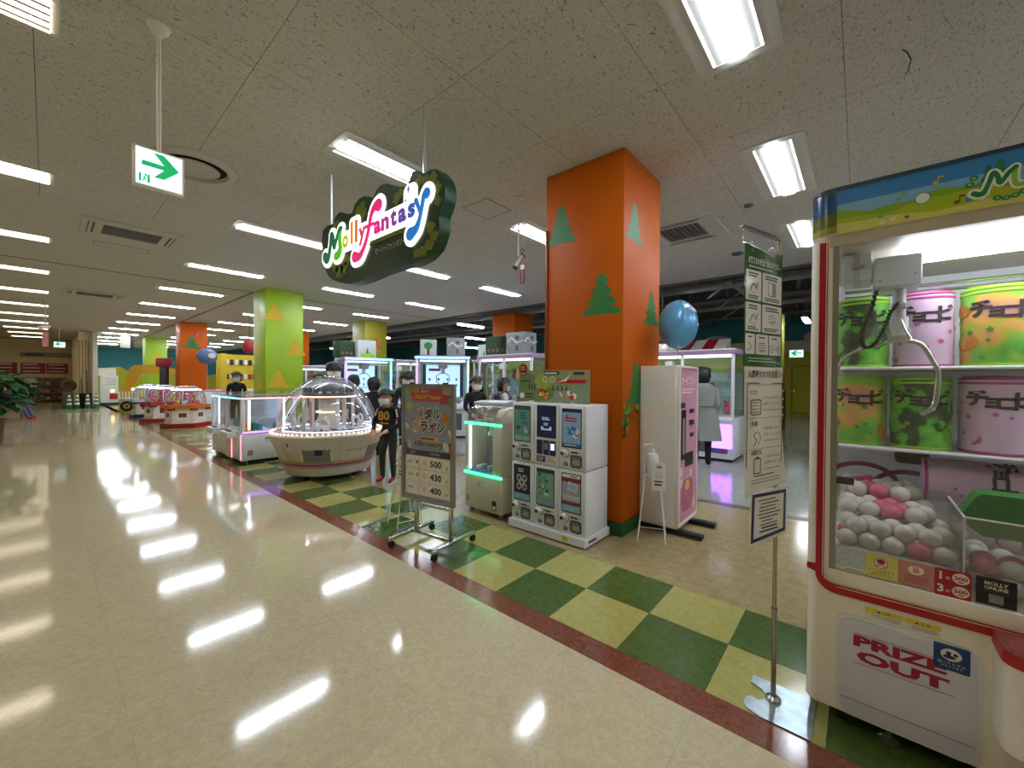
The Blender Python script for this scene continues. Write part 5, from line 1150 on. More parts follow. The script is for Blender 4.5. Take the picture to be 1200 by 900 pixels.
for k in range(110):
    a = rg.uniform(0, 6.283); rr = rg.uniform(.4, .61); j = rg.randrange(4)
    if j not in c0: c0[j] = o = MB().box(-.025, .025, -.014, .014, 0, .018, cs[j], .006, 1).build('wrapped_sweet')
    else: o = c0[j].copy(); COL.objects.link(o)
    z = .675+rg.choice((0, 0, .018, .036))
    wx, wy = rr*math.cos(a), rr*math.sin(a); q = R(-65)
    o.location = (.85+wx*math.cos(q)-wy*math.sin(q), 5.72+wx*math.sin(q)+wy*math.cos(q), z); o.rotation_euler = (0, 0, rg.uniform(0, 6))
    tag(o, ['dark wrapped sweet on the deck inside the dome', 'white wrapped sweet on the deck inside the dome', 'brown wrapped sweet on the deck inside the dome', 'pale blue wrapped sweet on the deck inside the dome'][j], 'sweet', ['dark', 'white', 'brown', 'pale blue'][j]+' sweets inside the dome machine')
def hull_panel(a, w, z0, z1, mt, name, dr=.006, draw=None):
    M = Matrix.Rotation(R(a), 4, 'Z')
    r0 = .64+(z0-.2)*.357; r1 = .64+(z1-.2)*.357
    m = MB(M); n = 5
    vs = []
    for z, rr in ((z0, r0), (z1, r1)):
        for k in range(n+1):
            t = (k/n-.5)*w/rr; vs.append(((rr+dr)*math.cos(t), (rr+dr)*math.sin(t), z))
    m.add(vs, [(k, k+1, n+2+k, n+1+k) for k in range(n)], mt, True)
    return m.build(name, dm)
hull_panel(-62.5, .4, .25, .51, offw, 'outlet_frame', .004); hull_panel(-62.5, .36, .27, .49, mat('outlet shutter', '#7c7c78', .4), 'prize_outlet', .008); hull_panel(-60, .1, .39, .47, navy, 'outlet_label', .012)
hull_panel(10, .4, .25, .51, offw, 'outlet_frame', .004); hull_panel(10, .36, .27, .49, MATS['outlet shutter'], 'prize_outlet', .008)
hull_panel(-92, .07, .48, .6, white, 'coin_plate', .012); hull_panel(-92, .025, .5, .57, black, 'coin_slot', .016)
M = Matrix.Rotation(R(-22), 4, 'Z') @ Matrix.Translation((.742, 0, .43)) @ Matrix.Rotation(R(19), 4, 'Y') @ RIGHTM
MB(M).text('Sweet Land 5', 0, .0, .045, mat('hull script', '#55504a', .5), .004, .28, slant=.25).build('script_lettering', dm)
hull_panel(-45, .18, .66-.04, .655, mat('brown plate', '#7a5234', .4), 'rim_plate', .02)
for a in range(0, 360, 90): MB(Matrix.Rotation(R(a), 4, 'Z')).cyl((.45, -.015, .03), (.45, .015, .03), .03, rubber, n=14).build('caster', dm)

# ================================================================== island of white crane cabinets behind the dome
def crane_island(label, x0, y0, W_, D_):
    r = thing('crane_island', label, 'crane game', (x0, y0, 0))
    MB().box(0, W_, 0, D_, .06, .5, white, .01).build('base_cabinet', r)
    MB().box(.05, W_-.05, .05, D_-.05, .0, .06, black).build('plinth', r)
    MB().box(-.0, W_, 0, D_, .5, .545, white, .008).build('deck', r)
    MB().box(.03, W_-.03, -.006, .004, .527, .545, ledp).build('purple_light_strip', r)
    for (x, y) in ((0, 0), (W_-.06, 0), (0, D_-.06), (W_-.06, D_-.06), (0, D_/2-.03), (W_-.06, D_/2-.03), (W_*.5-.03, 0), (W_*.5-.03, D_-.06)):
        MB().box(x, x+.06, y, y+.06, .545, 1.1, white, .006).build('post', r)
    MB().ring([(-.01, -.01), (W_+.01, -.01), (W_+.01, D_+.01), (-.01, D_+.01)], [(.05, .05), (W_-.05, .05), (W_-.05, D_-.05), (.05, D_-.05)], 1.1, 1.125, white).build('top_frame', r)
    MB().box(.0, W_, -.016, -.01, 1.104, 1.12, ledpk).build('pink_light_strip', r); MB().box(-.016, -.01, .0, D_, 1.104, 1.12, ledc).build('cyan_light_strip', r)
    MB().box(0, W_, 0, D_, 1.125, 1.19, acryl).build('clear_top', r)
    MB().box(.06, W_-.06, .006, .012, .545, 1.1, glass).build('glass_pane', r); MB().box(.006, .012, .06, D_-.06, .545, 1.1, glass).build('glass_pane', r)
    MB().box(W_*.45, W_*.55, .2, D_-.2, .545, 1.08, mat('island core', '#aebfd8', .2, .2)).build('mirror_core', r)
    for y in (.12, D_/2+.1, D_-.14): MB().box(.075, .09, y, y+.03, .57, 1.08, ledw).build('lamp', r)
    for x in (.13, W_*.5+.08): MB().box(x, x+.03, .075, .09, .57, 1.08, ledw).build('lamp', r)
    rg = random.Random(8); pc = [teal, hotpink, lblue, offw, orange, green, navy]
    for k in range(16):
        x = rg.uniform(.12, W_*.4) if k % 2 else rg.uniform(.12, W_-.2); y = rg.uniform(.12, D_-.2) if k % 2 else rg.uniform(.1, .18); h = rg.uniform(.1, .22)
        MB(Matrix.Translation((x, y, .546)) @ Matrix.Rotation(rg.uniform(0, 3), 4, 'Z')).box(-.05, .05, -.035, .035, 0, h, pc[k % 7], .015).build('prize', r)
    for y in (.25, D_*.5+.25): # consoles on the aisle side
        MB().box(-.14, .02, y, y+.45, .43, .54, white, .02).build('console', r); MB().box(-.05, .01, y+.05, y+.4, .08, .43, cream, .01).build('console_leg', r)
        for q in (.1, .25): MB().lathe([(.03, .54), (.028, .56), (.001, .565)], mat('console brown', '#6a4a3a', .4), 12, c=(-.07, y+q, 0)).build('button', r)
        if y < .5: MB().box(-.053, -.048, y+.06, y+.085, .1, .43, ledpk).build('edge_light', r)
    MB().box(-.004, .0, .0, .012, .08, .5, ledpk).build('edge_light', r)
    f = MB(FRONT); f.rect(.26, .262, .09, .49, .001, grey); f.rect(.1, .17, .15, .22, .001, grey); f.ring(rrect(.095, .175, .145, .225, .005, 1), rrect(.1, .17, .15, .22, .004, 1), .001, .002, dark); f.rect(.36, .46, .4, .42, .001, dark); f.rect(.36, .46, .36, .365, .001, grey); f.build('panel_marks', r)
    for x in (.1, W_-.1): MB().cyl((x, .04, 0), (x, .04, .06), .02, chrome).build('levelling_foot', r)
    return r
crane_island('island of white crane cabinets with pink and purple light strips behind the dome machine', .1, 7.3, 1.2, 1.8)

# ================================================================== red domed mini machines along the aisle
def mini_dome(label, x, y, rz, cb, cr, s=1., lit=True):
    r = thing('mini_dome_game', label, 'crane game', (x, y, 0), rz)
    bm_ = mat('mini base '+cb, cb, .4, var=.03); rm = mat('mini rim '+cr, cr, .4, var=.03)
    hexa = lambda rr: [(rr*math.cos(R(k*60+30)), rr*math.sin(R(k*60+30))) for k in range(6)]
    m = MB(); m.prism(hexa(.62*s), .0, .12, bm_); m.build('foot', r); MB().prism(hexa(.5*s), .12, .56, offw).build('cabinet', r)
    MB().prism(hexa(.6*s), .56, .66, rm).build('rim', r)
    MB().lathe([(.5*s, .66), (.5*s, .78), (.46*s, .98), (.36*s, 1.12), (.2*s, 1.2), (.001, 1.22)], acryl, 24).build('clear_dome', r)
    for a in range(0, 360, 60):
        M = Matrix.Rotation(R(a), 4, 'Z')
        MB(M).tube([(.5*s, 0, .66), (.49*s, 0, .86), (.4*s, 0, 1.08), (.2*s, 0, 1.21)], .014, lgrey, 6).build('dome_rib', r)
        m = MB(M @ Matrix.Translation((.435*s, 0, 0)) @ RIGHTM); m.prism(rrect(-.15*s, .15*s, .2, .5, .02), 0, .012, cream); m.rect(-.09*s, .09*s, .3, .42, .013, dark); m.rect(-.05*s, .05*s, .32, .4, .014, red); m.build('front_panel', r)
        m = MB(M @ Matrix.Rotation(R(30), 4, 'Z')); m.box(.44*s, .6*s, -.07, .07, .5, .57, bm_, .015); m.build('console', r)
    MB().lathe([(.14*s, .66), (.12*s, 1.0), (.2*s, 1.03), (.2*s, 1.06), (.001, 1.06)], mat('mini core', '#b23a6a', .4), 16).build('core', r)
    if lit: MB().tube([(.36*s*math.cos(k*.2618), .36*s*math.sin(k*.2618), 1.1) for k in range(24)], .01, ledw, 6, True).build('light_ring', r)
    rg = random.Random(int(y*10)); pc = [crim, hotpink, offw, lblue, orange, yellow]
    for k in range(14):
        a = rg.uniform(0, 6.28); rr = rg.uniform(.2, .42)*s
        MB().ball((rr*math.cos(a), rr*math.sin(a), .71+.03*(k % 2)), .055, pc[k % 6], 8).build('prize', r)
    return r
mini_dome('red footed domed mini crane with orange rim next to the crane island', .72, 14.85, 10, '#a01418', '#d0701c')
mini_dome('red footed domed mini crane with pink rim, second along the aisle', .55, 17.2, 20, '#9a1a20', '#a8324a')
mini_dome('blue footed domed mini crane with white rim, third along the aisle', .5, 19.6, 5, '#1a2348', '#c9c9d0')
mini_dome('unlit domed mini crane with grey rim beyond the far orange pillar', 3.7, 17.3, 5, '#7a2030', '#c0c4c8', .95, False)
# ball on a stick near the second orange pillar
bl = thing('foil_balloon', 'blue grey foil balloon with pale patch on a stick near the far orange pillar', 'balloon', (1.95, 18.2, 1.0), 20)
m = MB(); m.ball((0, 0, 1.28), 1, mat('foil blue grey', '#5a6f9a', .3, .1), 24, (.36, .2, .3)); m.build('balloon_skin', bl)
MB().cyl((0, 0, -.0), (0, 0, 1.0), .012, grey, n=8).build('stick', bl); MB(FRONT).prism(circ(.05, 1.3, .14, .1, 16), .19, .2, offw).build('pale_patch', bl)
r = thing('ticket_counter', 'white low prize counter beside the far orange pillar', 'counter', (1.6, 17.85, 0)); MB().box(0, 1.2, 0, .5, 0, .95, white, .01).build('counter_body', r); MB().box(-.02, 1.22, -.02, .52, .95, 1.0, pink, .01).build('counter_top', r)

# ================================================================== digger ride and far end of the aisle
ex = thing('digger_ride', 'yellow toy excavator kiddie ride with white fence at the end of the aisle', 'kiddie ride', (.55, 23.8, 0), -10)
ym = mat('digger yellow', '#c79a12', .4, var=.05); 
MB().box(-.5, .7, -.35, .5, .12, .55, mat('digger body', '#b0b0aa', .5), .04).build('body', ex)
MB().box(-.55, .75, -.45, .6, 0, .12, yelw, .02).build('base', ex)
m = MB(FRONT); m.prism([(-.45, .6), (-.2, .55), (.12, 1.55), (.2, 1.6), (1.25, 1.62), (1.6, 1.72), (1.6, 1.86), (1.1, 1.9), (.6, 2.05), (-.05, 2.0), (-.2, 1.85)], -.15, .1, ym); m.build('boom_arm', ex)
m = MB(FRONT); m.prism([(1.4, 1.7), (1.65, 1.72), (1.7, 1.4), (1.55, 1.2), (1.35, 1.35)], -.2, .15, black); m.build('bucket', ex)
for x in (-.25, .45):
    m = MB(Matrix.Translation((x, -.4, .22)) @ FRONT); m.lathe([(.1, .0), (.21, .0), (.22, .04), (.21, .1), (.11, .11)], rubber, 20); m.lathe([(.11, .1), (.001, .1)], ym, 20); m.lathe([(.05, .105), (.001, .115)], black, 12); m.build('wheel', ex)
for k in range(12): MB().box(-.5+.1*k, -.46+.1*k, -.45, -.43, .5, .85, offw, .004).build('fence_slat', ex)
MB().box(-.52, .68, -.455, -.435, .56, .6, offw).build('fence_rail', ex)
MB().ball((-.05, -.5, .95), .05, emat('ride lamp', '#fff2c0', 6.), 10).build('lamp', ex)

bxs = [(0, 'bottom'), (1, 'middle'), (2, 'top')]
wb = thing('changing_machine', 'white money changer cabinet with notice sheets by the partition wall', 'machine', (.12, 29.3, 0), 0)
MB().box(-.33, .33, 0, .5, 0, 1.55, white, .02).build('cabinet', wb); MB().box(-.36, .36, -.02, .5, 0, .12, black).build('plinth', wb)
f = MB(FRONT); f.prism([(-.2, 1.0), (.3, 1.0), (.3, 1.5), (-.2, 1.5)], .0, .012, offw)
for k in range(4): f.rect(-.15, .25, 1.08+.1*k, 1.1+.1*k, .013, grey)
f.rect(.0, .3, .3, .6, .002, red); f.flat(circ(.12, .75, .07), .004, emat('amber lamp', '#ffcf7a', 5.)); f.build('front_print', wb)
for k in range(2):
    for j in range(3):
        o = MB().box(-.165, .165, 0, .3, 0, .13, offw, .006).build('paper_box'); o.location = (-.02+.33*k-.1, 29.35, 1.552+.132*j); tag(o, 'white carton stacked on the money changer, %s row' % ('bottom', 'middle', 'top')[j], 'box', 'cartons on the money changer')
# cones and sweeping gear in front of the partition
cgm = mat('cone green', '#1d6a3c', .5); 
def cone(x, y, label):
    r = thing('traffic_cone', label, 'traffic cone', (x, y, 0))
    MB().box(-.12, .12, -.12, .12, 0, .05, cgm, .02).build('base', r); MB().lathe([(.105, .05), (.035, .68), (.02, .7), (.001, .7)], cgm, 20).build('cone', r)
    for z in (.2, .38, .55): rr = .105-.07*(z-.05)/.63; MB().lathe([(rr+.004, z), (rr-.008, z+.09)], offw, 20).build('white_band', r)
for x, l in ((-1.38, 'green traffic cone with white bands beside the broom tub, wall side'), (-1.13, 'green traffic cone with white bands in front of the brown basket'), (-.8, 'green traffic cone with white bands before the black tub'), (-.52, 'green traffic cone with white bands against the white partition end')): cone(x, 26.6, l)
r = thing('broom_tub', 'black tub of brooms and mops by the partition wall', 'tub', (-.86, 27.05, 0)); MB().lathe([(.001, .0), (.17, .0), (.2, .7), (.18, .7), (.16, .05)], black, 20).build('tub', r)
for k in range(3): MB().cyl((-.1+.1*k, 0, .1), (-.12+.09*k, .1, 1.4+.2*k), .014, [ventm, cream, dark][k], n=8).build('broom_handle', r)
r = thing('wicker_basket', 'brown fuzzy wreath on a low stand behind the cones', 'wreath', (-1.4, 27.1, 0)); MB().tube([(.2*math.cos(k*.42), 0, 1.05+.2*math.sin(k*.42)) for k in range(15)], .09, mat('brown fuzz', '#4a3620', .9, var=.4, scale=40), 8, True).build('wreath_ring', r); MB().box(-.18, .18, -.1, .1, 0, .78, ventm, .02).build('stand', r)
# end wall: posters, shelf, counter
for k, (x, w_) in enumerate(((-3.6, .9), (-2.55, .95), (-1.62, .85))):
    r = thing('menu_poster', ['red printed poster on the beige end wall behind the plant', 'red printed poster on the beige end wall, middle of three', 'red printed poster on the beige end wall by the partition'][k], 'poster', (x, 35.98, 1.65))
    f = MB(FRONT); f.prism([(-w_/2, 0), (w_/2, 0), (w_/2, .62), (-w_/2, .62)], 0, .015, mat('poster red', '#8f2a2e', .6)); f.build('sheet', r)
    f = MB(frontm(-.016)); 
    for j in range(3): bars(f, -w_*.42, w_*.42, .5-.2*j, 1, .1, offw, .001, .06)
    f.build('print', r)
r = thing('wall_sign', 'long grey sign panel on the beige end wall above the posters', 'sign', (-1.95, 35.97, 2.62)); MB().box(-1.1, 1.1, 0, .03, 0, .28, grey).build('panel', r); f = MB(frontm(-.002)); f.rect(-.9, -.2, .09, .19, .001, dark); f.build('print', r)
r = thing('display_shelf', 'wooden display shelf stocked with goods against the beige end wall', 'shelf', (-2.2, 35.5, 0)); wd_ = mat('pale wood', '#8a6f4c', .6, var=.15)
for z in (.1, .5, .95, 1.4): MB().box(-.95, .85, 0, .4, z, z+.04, wd_).build('board', r)
for x in (-.97, .85): MB().box(x, x+.04, 0, .4, 0, 1.45, wd_).build('side', r)
for z in (.14, .54, .99):
    for k in range(7): MB().box(-.85+.24*k, -.66+.24*k, .08, .3, z, z+.16+.1*((k*3) % 2), [P('goods a', '#7a6a5a'), P('goods b', '#b0a48a'), P('goods c', '#6a4038')][k % 3], .01).build('goods', r)
r = thing('service_counter', 'dark grey service counter with cluttered top left of the display shelf', 'counter', (-3.1, 31.5, 0)); MB().box(-.7, .7, 0, .7, 0, .95, ventm, .02).build('body', r); MB().box(-.75, .75, -.05, .75, .95, 1.0, lgrey, .01).build('worktop', r); MB().box(-.3, .3, .2, .5, 1.0, 1.45, mat('till', '#50555a', .5), .03).build('till', r)
# bench and big plant at the left edge
r = thing('wooden_bench', 'low wooden bench beside the leafy plant at the aisle side', 'bench', (-3.05, 21.3, 0)); MB().box(-.9, .55, -.25, .25, .4, .46, wd_, .01).build('seat', r)
for x in (-.8, .45):
    for y in (-.18, .18): MB().box(x-.04, x+.04, y-.04, y+.04, 0, .4, wd_).build('leg', r)
pt = thing('potted_tree', 'dark green leafy potted tree at the side of the aisle', 'plant', (-2.88, 13.4, 0))
MB().lathe([(.001, 0), (.22, 0), (.27, .5), (.29, .52), (.29, .56), (.25, .56), (.24, .5), (.001, .48)], mat('planter brown', '#5a3a1c', .6, var=.2), 24).build('planter', pt)
MB().tube([(0, 0, .45), (.02, .01, .8), (-.02, .02, 1.15), (.03, 0, 1.4)], [.03, .028, .022, .015], mat('bark', '#3a2c1c', .8), 8).build('trunk', pt)
for k in range(9): MB().tube([(0, 0, .75+.06*k), (.16*math.cos(k*2.4), .16*math.sin(k*2.4), .95+.06*k)], [.012, .006], MATS['bark'], 5).build('branch', pt)
lfm = mat('dark leaf', '#245a28', .45, var=.35, scale=12); lf = None; rg = random.Random(2)
for k in range(290):
    th = rg.uniform(0, 6.283); ph = rg.uniform(-1., 1.4); q = rg.uniform(.45, 1)**.5; 
    px_, py_, pz_ = .08+.55*q*math.cos(th)*math.cos(ph), .5*q*math.sin(th)*math.cos(ph), 1.12+.46*q*math.sin(ph)
    if lf is None:
        m = MB(); m.add([(0, 0, 0), (.06, .03, .015), (.075, .1, .015), (0, .21, -.03), (-.075, .1, .015), (-.06, .03, .015), (0, .1, -.01)], [(0, 1, 6), (1, 2, 6), (2, 3, 6), (3, 4, 6), (4, 5, 6), (5, 0, 6)], lfm); lf = o = m.build('leaf', pt)
    else: o = lf.copy(); COL.objects.link(o); o.parent = pt
    o.location = (px_, py_, pz_); o.rotation_euler = (rg.uniform(-.9, .6), rg.uniform(-.6, .6), th-1.57+rg.uniform(-.6, .6))
# ================================================================== background prize machines
led_blue = emat('screen blue', '#a8cdf2', 1.0); pinkhd = mat('machine pink lintel', '#b090b0', .4); mint = mat('machine mint', '#9fc8bc', .4)
toyc = [mat('toy '+c, c, .6, var=.1) for c in ('#c9d08a', '#d8a0a0', '#a088b8', '#e0d8c8', '#c8506a', '#7fb0c8', '#e0b850', '#6a4a44')]
def screen_crane(label, x, y, rz, W_=1.1, H_=2.05, toys=True):
    """tall crane cabinet: lit posts, blue lit back board with small pictures, claw"""
    r = thing('tall_crane_game', label, 'crane game', (x, y, 0), rz); D_ = 1.0
    MB().box(0, W_, 0, D_, .05, .85, white, .02).build('base_cabinet', r); MB().box(.04, W_-.04, .04, D_-.04, 0, .05, black).build('plinth', r)
    MB().box(.05, W_-.05, -.12, .05, .72, .86, white, .03).build('console', r)
    for k in range(3): MB().lathe([(.035, .86), (.03, .885), (.001, .89)], [red, blue, yellow][k], 12, c=(.3+.2*k, -.04, 0)).build('button', r)
    for xx, c_ in ((0, ledp), (W_-.06, ledc)):
        MB().box(xx, xx+.06, 0, .06, .86, H_-.08, white, .008).build('front_post', r); MB().box(xx+.015, xx+.045, -.006, .002, .9, H_-.1, c_).build('post_light', r)
        MB().box(xx, xx+.06, D_-.06, D_, .86, H_-.08, white, .008).build('rear_post', r)
    MB().box(-.03, W_+.03, -.04, D_, H_-.09, H_, pinkhd, .02).build('lintel', r); MB().box(0, W_, -.05, -.038, H_-.07, H_-.03, ledc).build('lintel_light', r)
    MB().box(.06, W_-.06, D_-.1, D_-.05, .86, H_-.09, mint).build('back_panel', r)
    f = MB(frontm(D_-.11)); f.prism([(.21, 1.0), (W_-.21, 1.0), (W_-.21, 1.84), (.21, 1.84)], 0, .02, led_blue); bdp = f.build('picture_board', r)
    f = MB(frontm(D_-.132)); f.rect(.28, W_*.45, 1.68, 1.75, .001, crim); rg = random.Random(int(x*7+y))
    for k in range(8): f.flat(circ(.3+(W_-.6)*(k % 4)/3, 1.3+.16*(k//4), .03, .04, 10), .001, [dark, navy, grey, teal][k % 4])
    bars(f, .3, W_-.3, 1.22, 2, .03, grey, .001, .012); f.build('picture_print', bdp)
    for xx in (.12, W_-.2): MB().box(xx, xx+.08, D_-.13, D_-.1, .98, 1.86, navy).build('side_banner', r)
    m = MB(); m.box(W_/2-.12, W_/2+.12, .4, .6, 1.74, 1.9, grey, .03); m.cyl((W_/2, .5, 1.6), (W_/2, .5, 1.75), .05, lgrey)
    for s in (-1, 1): m.tube([(W_/2+s*.05, .5, 1.62), (W_/2+s*.16, .5, 1.55), (W_/2+s*.17, .5, 1.42), (W_/2+s*.08, .5, 1.33)], .012, chrome, 6)
    m.build('claw', r)
    MB().box(.06, W_-.06, .008, .014, .87, H_-.1, glass).build('front_pane', r)
    MB().box(.1, W_-.1, .1, .13, H_-.14, H_-.11, ledw).build('lamp', r)
    rg = random.Random(int(x*10))
    for k in range(12): MB().ball((rg.uniform(.15, W_-.15), rg.uniform(.15, .8), .92), rg.uniform(.05, .08), toyc[k % 8] if k % 3 else lgreen, 8).build('plush', r)
    f = MB(FRONT); f.rect(.2, .5, .3, .6, .001, grey); f.prism(rrect(.18, W_-.18, .2, .62, .03), 0, .004, mat('smoke door', '#5f6468', .2)); f.rect(.6, .8, .66, .7, .001, dark); f.build('prize_door', r)
    return r
def toy_case(label, x, y, rz, W_=1.6, H_=2.05, col=pinkhd, glow=ledw, box_=False):
    """glazed prize case with shelves of hanging toys"""
    r = thing('prize_case', label, 'prize machine', (x, y, 0), rz); D_ = .9
    MB().box(0, W_, 0, D_, .05, .8, white, .02).build('base_cabinet', r); MB().box(.04, W_-.04, .04, D_-.04, 0, .05, black).build('plinth', r)
    MB().box(0, W_, -.1, .05, .7, .81, white, .03).build('console', r)
    for xx in (0, W_/2-.025, W_-.05): MB().box(xx, xx+.05, 0, .05, .8, H_-.1, white, .008).build('front_post', r)
    MB().box(-.02, W_+.02, -.03, D_, H_-.1, H_, col, .02).build('lintel', r); MB().box(-.025, W_+.025, -.04, -.028, H_-.03, H_-.005, white).build('lintel_edge', r)
    MB().box(.03, W_-.03, D_-.08, D_-.04, .8, H_-.1, mint).build('back_panel', r); MB().box(W_-.012, W_-.006, .05, D_-.05, .8, H_-.1, glass).build('side_pane', r)
    f = MB(frontm(D_-.085)); f.rect(.03, W_-.03, H_-.42, H_-.12, .001, mat('case landscape', '#b8d070', .5, var=.04)); f.flat([(.03, H_-.42), (W_-.03, H_-.42)]+[(W_-.03-(W_-.06)*k/20, H_-.33+.03*math.sin(k)) for k in range(21)], .002, mat('case hill', '#8fb83c', .5, var=.04)); f.build('landscape_strip', r)
    if glow: MB().box(.05, W_-.05, .08, .12, H_-.15, H_-.11, glow).build('lamp', r)
    for z in (1.15, 1.45): MB().box(.05, W_-.05, .45, D_-.1, z, z+.02, acryl).build('shelf', r)
    rg = random.Random(int(x*10+y))
    for k in range(int(W_*11)):
        xx = .12+(W_-.24)*rg.random(); z = rg.choice((.82, 1.17, 1.47)); c_ = toyc[rg.randrange(8)]
        m = MB(Matrix.Translation((xx, rg.uniform(.5, .75), z))); m.ball((0, 0, .09), .075, c_, 8, (1, .8, 1.1)); m.ball((0, 0, .2), .05, c_, 8); m.ball((-.04, 0, .245), .018, c_, 6); m.ball((.04, 0, .245), .018, c_, 6); m.build('plush', r)
    m = MB(); m.box(W_*.3-.08, W_*.3+.08, .3, .46, 1.72, 1.86, offw, .02); m.cyl((W_*.3, .38, 1.55), (W_*.3, .38, 1.72), .03, lgrey)
    for s in (-1, 1): m.tube([(W_*.3+s*.03, .38, 1.58), (W_*.3+s*.12, .38, 1.5), (W_*.3+s*.1, .38, 1.32)], .01, chrome, 6)
    m.build('claw', r)
    MB().box(.05, W_-.05, .01, .016, .82, H_-.12, glass).build('front_pane', r)
    f = MB(FRONT)
    for k in range(2):
        a = W_*(.05+.5*k); f.prism(rrect(a, a+W_*.4, .15, .6, .03), 0, .004, MATS.get('smoke door') or grey); f.rect(a+.05, a+.2, .66, .7, .001, red)
    f.build('prize_door', r)
    return r
screen_crane('tall crane game with blue picture board nearer the lime pillar', 3.15, 9.8, -12, 1.28)
screen_crane('tall crane game with blue picture board beside the toy case', 3.86, 7.67, -40, 1.31, 2.04)
toy_case('glazed prize case of small toys between the two blue board cranes', 4.8, 9.9, 0, 1.0)
toy_case('long glazed prize case of hanging toys facing the capsule machines', 4.85, 6.5, AISLE, 1.65)
toy_case('glazed prize case beyond the long toy case, beside the orange pillar', 5.95, 4.85, 0, 1.8)
toy_case('glazed prize case the coated visitor looks into', 5.95, 2.95, AISLE, 1.8, 2.05, pinkhd)
toy_case('far glazed prize case with striped awning behind the balloon', 8.5, 4.2, AISLE, 2.2, 2.1, mint, None)
toy_case('far white prize case behind the second blue board crane', 6.3, 8.2, AISLE, 1.6, glow=None)
toy_case('far white prize case near the olive pillar', 5.0, 15.5, 0, 2.2, 2.0, glow=None)
toy_case('far white prize case beyond the lime pillar', 2.9, 13.6, 0, 1.6, 1.9)
# purple lit screen on the case beside the coated man
o = MB(frontm(0)).prism(rrect(-.2, .2, .25, .68, .02), 0, .02, ledp).build('lit_panel'); o.location = (5.93, 1.38, 0); o.rotation_euler = (0, 0, R(AISLE)); tag(o, 'purple lit panel low on the prize case beside the coated man', 'panel')
# decor boxes on the machine tops
dg = mat('decor dark green', '#14401f', .6, var=.2); dw_ = mat('decor white', '#c4cbc8', .6, var=.05); dgr = mat('decor grey', '#8a9496', .6, var=.1)
def decor(label, x, y, z, rz, w, h, m_, kind):
    r = thing('decor_box', label, 'decor box', (x, y, z), rz, 'printed decor boxes on the machine tops')
    MB().box(-w/2, w/2, -.0, w*.8, 0, h, m_, .01).build('box', r)
    for Mx in (frontm(-.001), Matrix.Translation((w/2+.001, 0, 0)) @ RIGHTM):
        f = MB(Mx); xo = 0 if Mx[0][0] else w*.4
        if kind == 'tree': f.flat(circ(xo, h*.62, w*.26, h*.22), .001, green); f.rect(xo-.03, xo+.03, h*.08, h*.5, .001, brn)
        elif kind == 'bear':
            for q in range(5): f.flat(circ(xo-w*.28+w*.14*q, h*(.25+.3*(q % 2)), w*.1), .001, [P('brownp', '#7a5a44'), brn][q % 2])
        elif kind == 'hill': f.flat([(xo-w*.38, .02), (xo+w*.38, .02), (xo+w*.38, h*.2), (xo+w*.1, h*.35), (xo-w*.2, h*.2), (xo-w*.38, h*.3)], .001, lgreen); f.prism([(xo-.05, h*.25), (xo+.05, h*.25), (xo, h*.6)], .001, .002, green)
        else: f.tube([(xo-w*.4, h*.55, .002), (xo-w*.2, h*.75, .002), (xo+w*.1, h*.5, .002), (xo+w*.4, h*.6, .002)], .02, offw, 6); f.flat(circ(xo+w*.1, h*.75, w*.12, w*.09), .001, P('mauve', '#6a5060')); f.prism([(xo, h*.15), (xo+w*.2, h*.15), (xo+w*.15, h*.4), (xo+.02, h*.4)], .001, .002, P('mauve', '#6a5060'))
        f.build('print', r)
    return r
decor('grey decor box with white swirl on the long prize case', 5.0, 5.45, 2.052, AISLE, .55, .5, dgr, 'swirl')
decor('dark green decor box with bear prints on the long prize case', 5.0, 6.15, 2.052, AISLE, .5, .45, dg, 'bear')
decor('white decor box with lime hill on the case beside the orange pillar', 6.75, 4.95, 2.052, 0, .55, .45, dw_, 'hill')
decor('dark green tree decor box on the case beside the orange pillar', 6.2, 5.0, 2.052, 0, .4, .42, dg, 'tree')
decor('grey decor box on the blue board crane beside the toy case', 4.78, 7.25, 2.042, -40, .46, .48, dgr, 'swirl')
decor('white decor box with green hill on the far white prize case', 6.45, 7.9, 2.052, AISLE, .5, .45, dw_, 'hill')
decor('tree decor box on the blue board crane beside the toy case', 4.25, 7.68, 2.042, -40, .4, .42, dw_, 'tree')
decor('white decor box on the crane nearer the lime pillar', 3.9, 10.0, 2.052, 0, .55, .5, dw_, 'hill')
decor('green bear decor box on the crane nearer the lime pillar', 3.35, 10.1, 2.052, 0, .45, .45, dg, 'bear')
# awning on the far machine
r = thing('striped_awning', 'red and cream striped awning above the far prize case', 'awning', (8.4, 4.2, 2.12), AISLE)
for k in range(9): MB(Matrix.Translation((.0+.26*k, 0, 0)) @ Matrix(((0, 0, 1, 0), (1, 0, 0, 0), (0, 1, 0, 0), (0, 0, 0, 1)))).prism([(-.1, 0), (-.1, .08), (.5, .38), (.5, .0)], 0, .26, red if k % 2 else cream).build('awning_stripe', r)
# stump shaped decor in front of the raw ceiling
r = thing('stump_lantern', 'brown stump shaped decoration hanging behind the balloon', 'decoration', (7.6, 3.05, 2.35)); MB().lathe([(.001, 0), (.32, .02), (.36, .3), (.33, .6), (.28, .66), (.001, .62)], mat('bark brown', '#5a4a38', .8, var=.3, scale=8, bump=.4), 20).build('stump', r); MB().tube([(.3, 0, .5), (.45, .05, .62), (.5, .05, .75)], .05, MATS['bark brown'], 8).build('branch_stub', r); MB().cyl((0, 0, .62), (0, 0, 2.0), .01, rawp, n=6).build('cord', r)
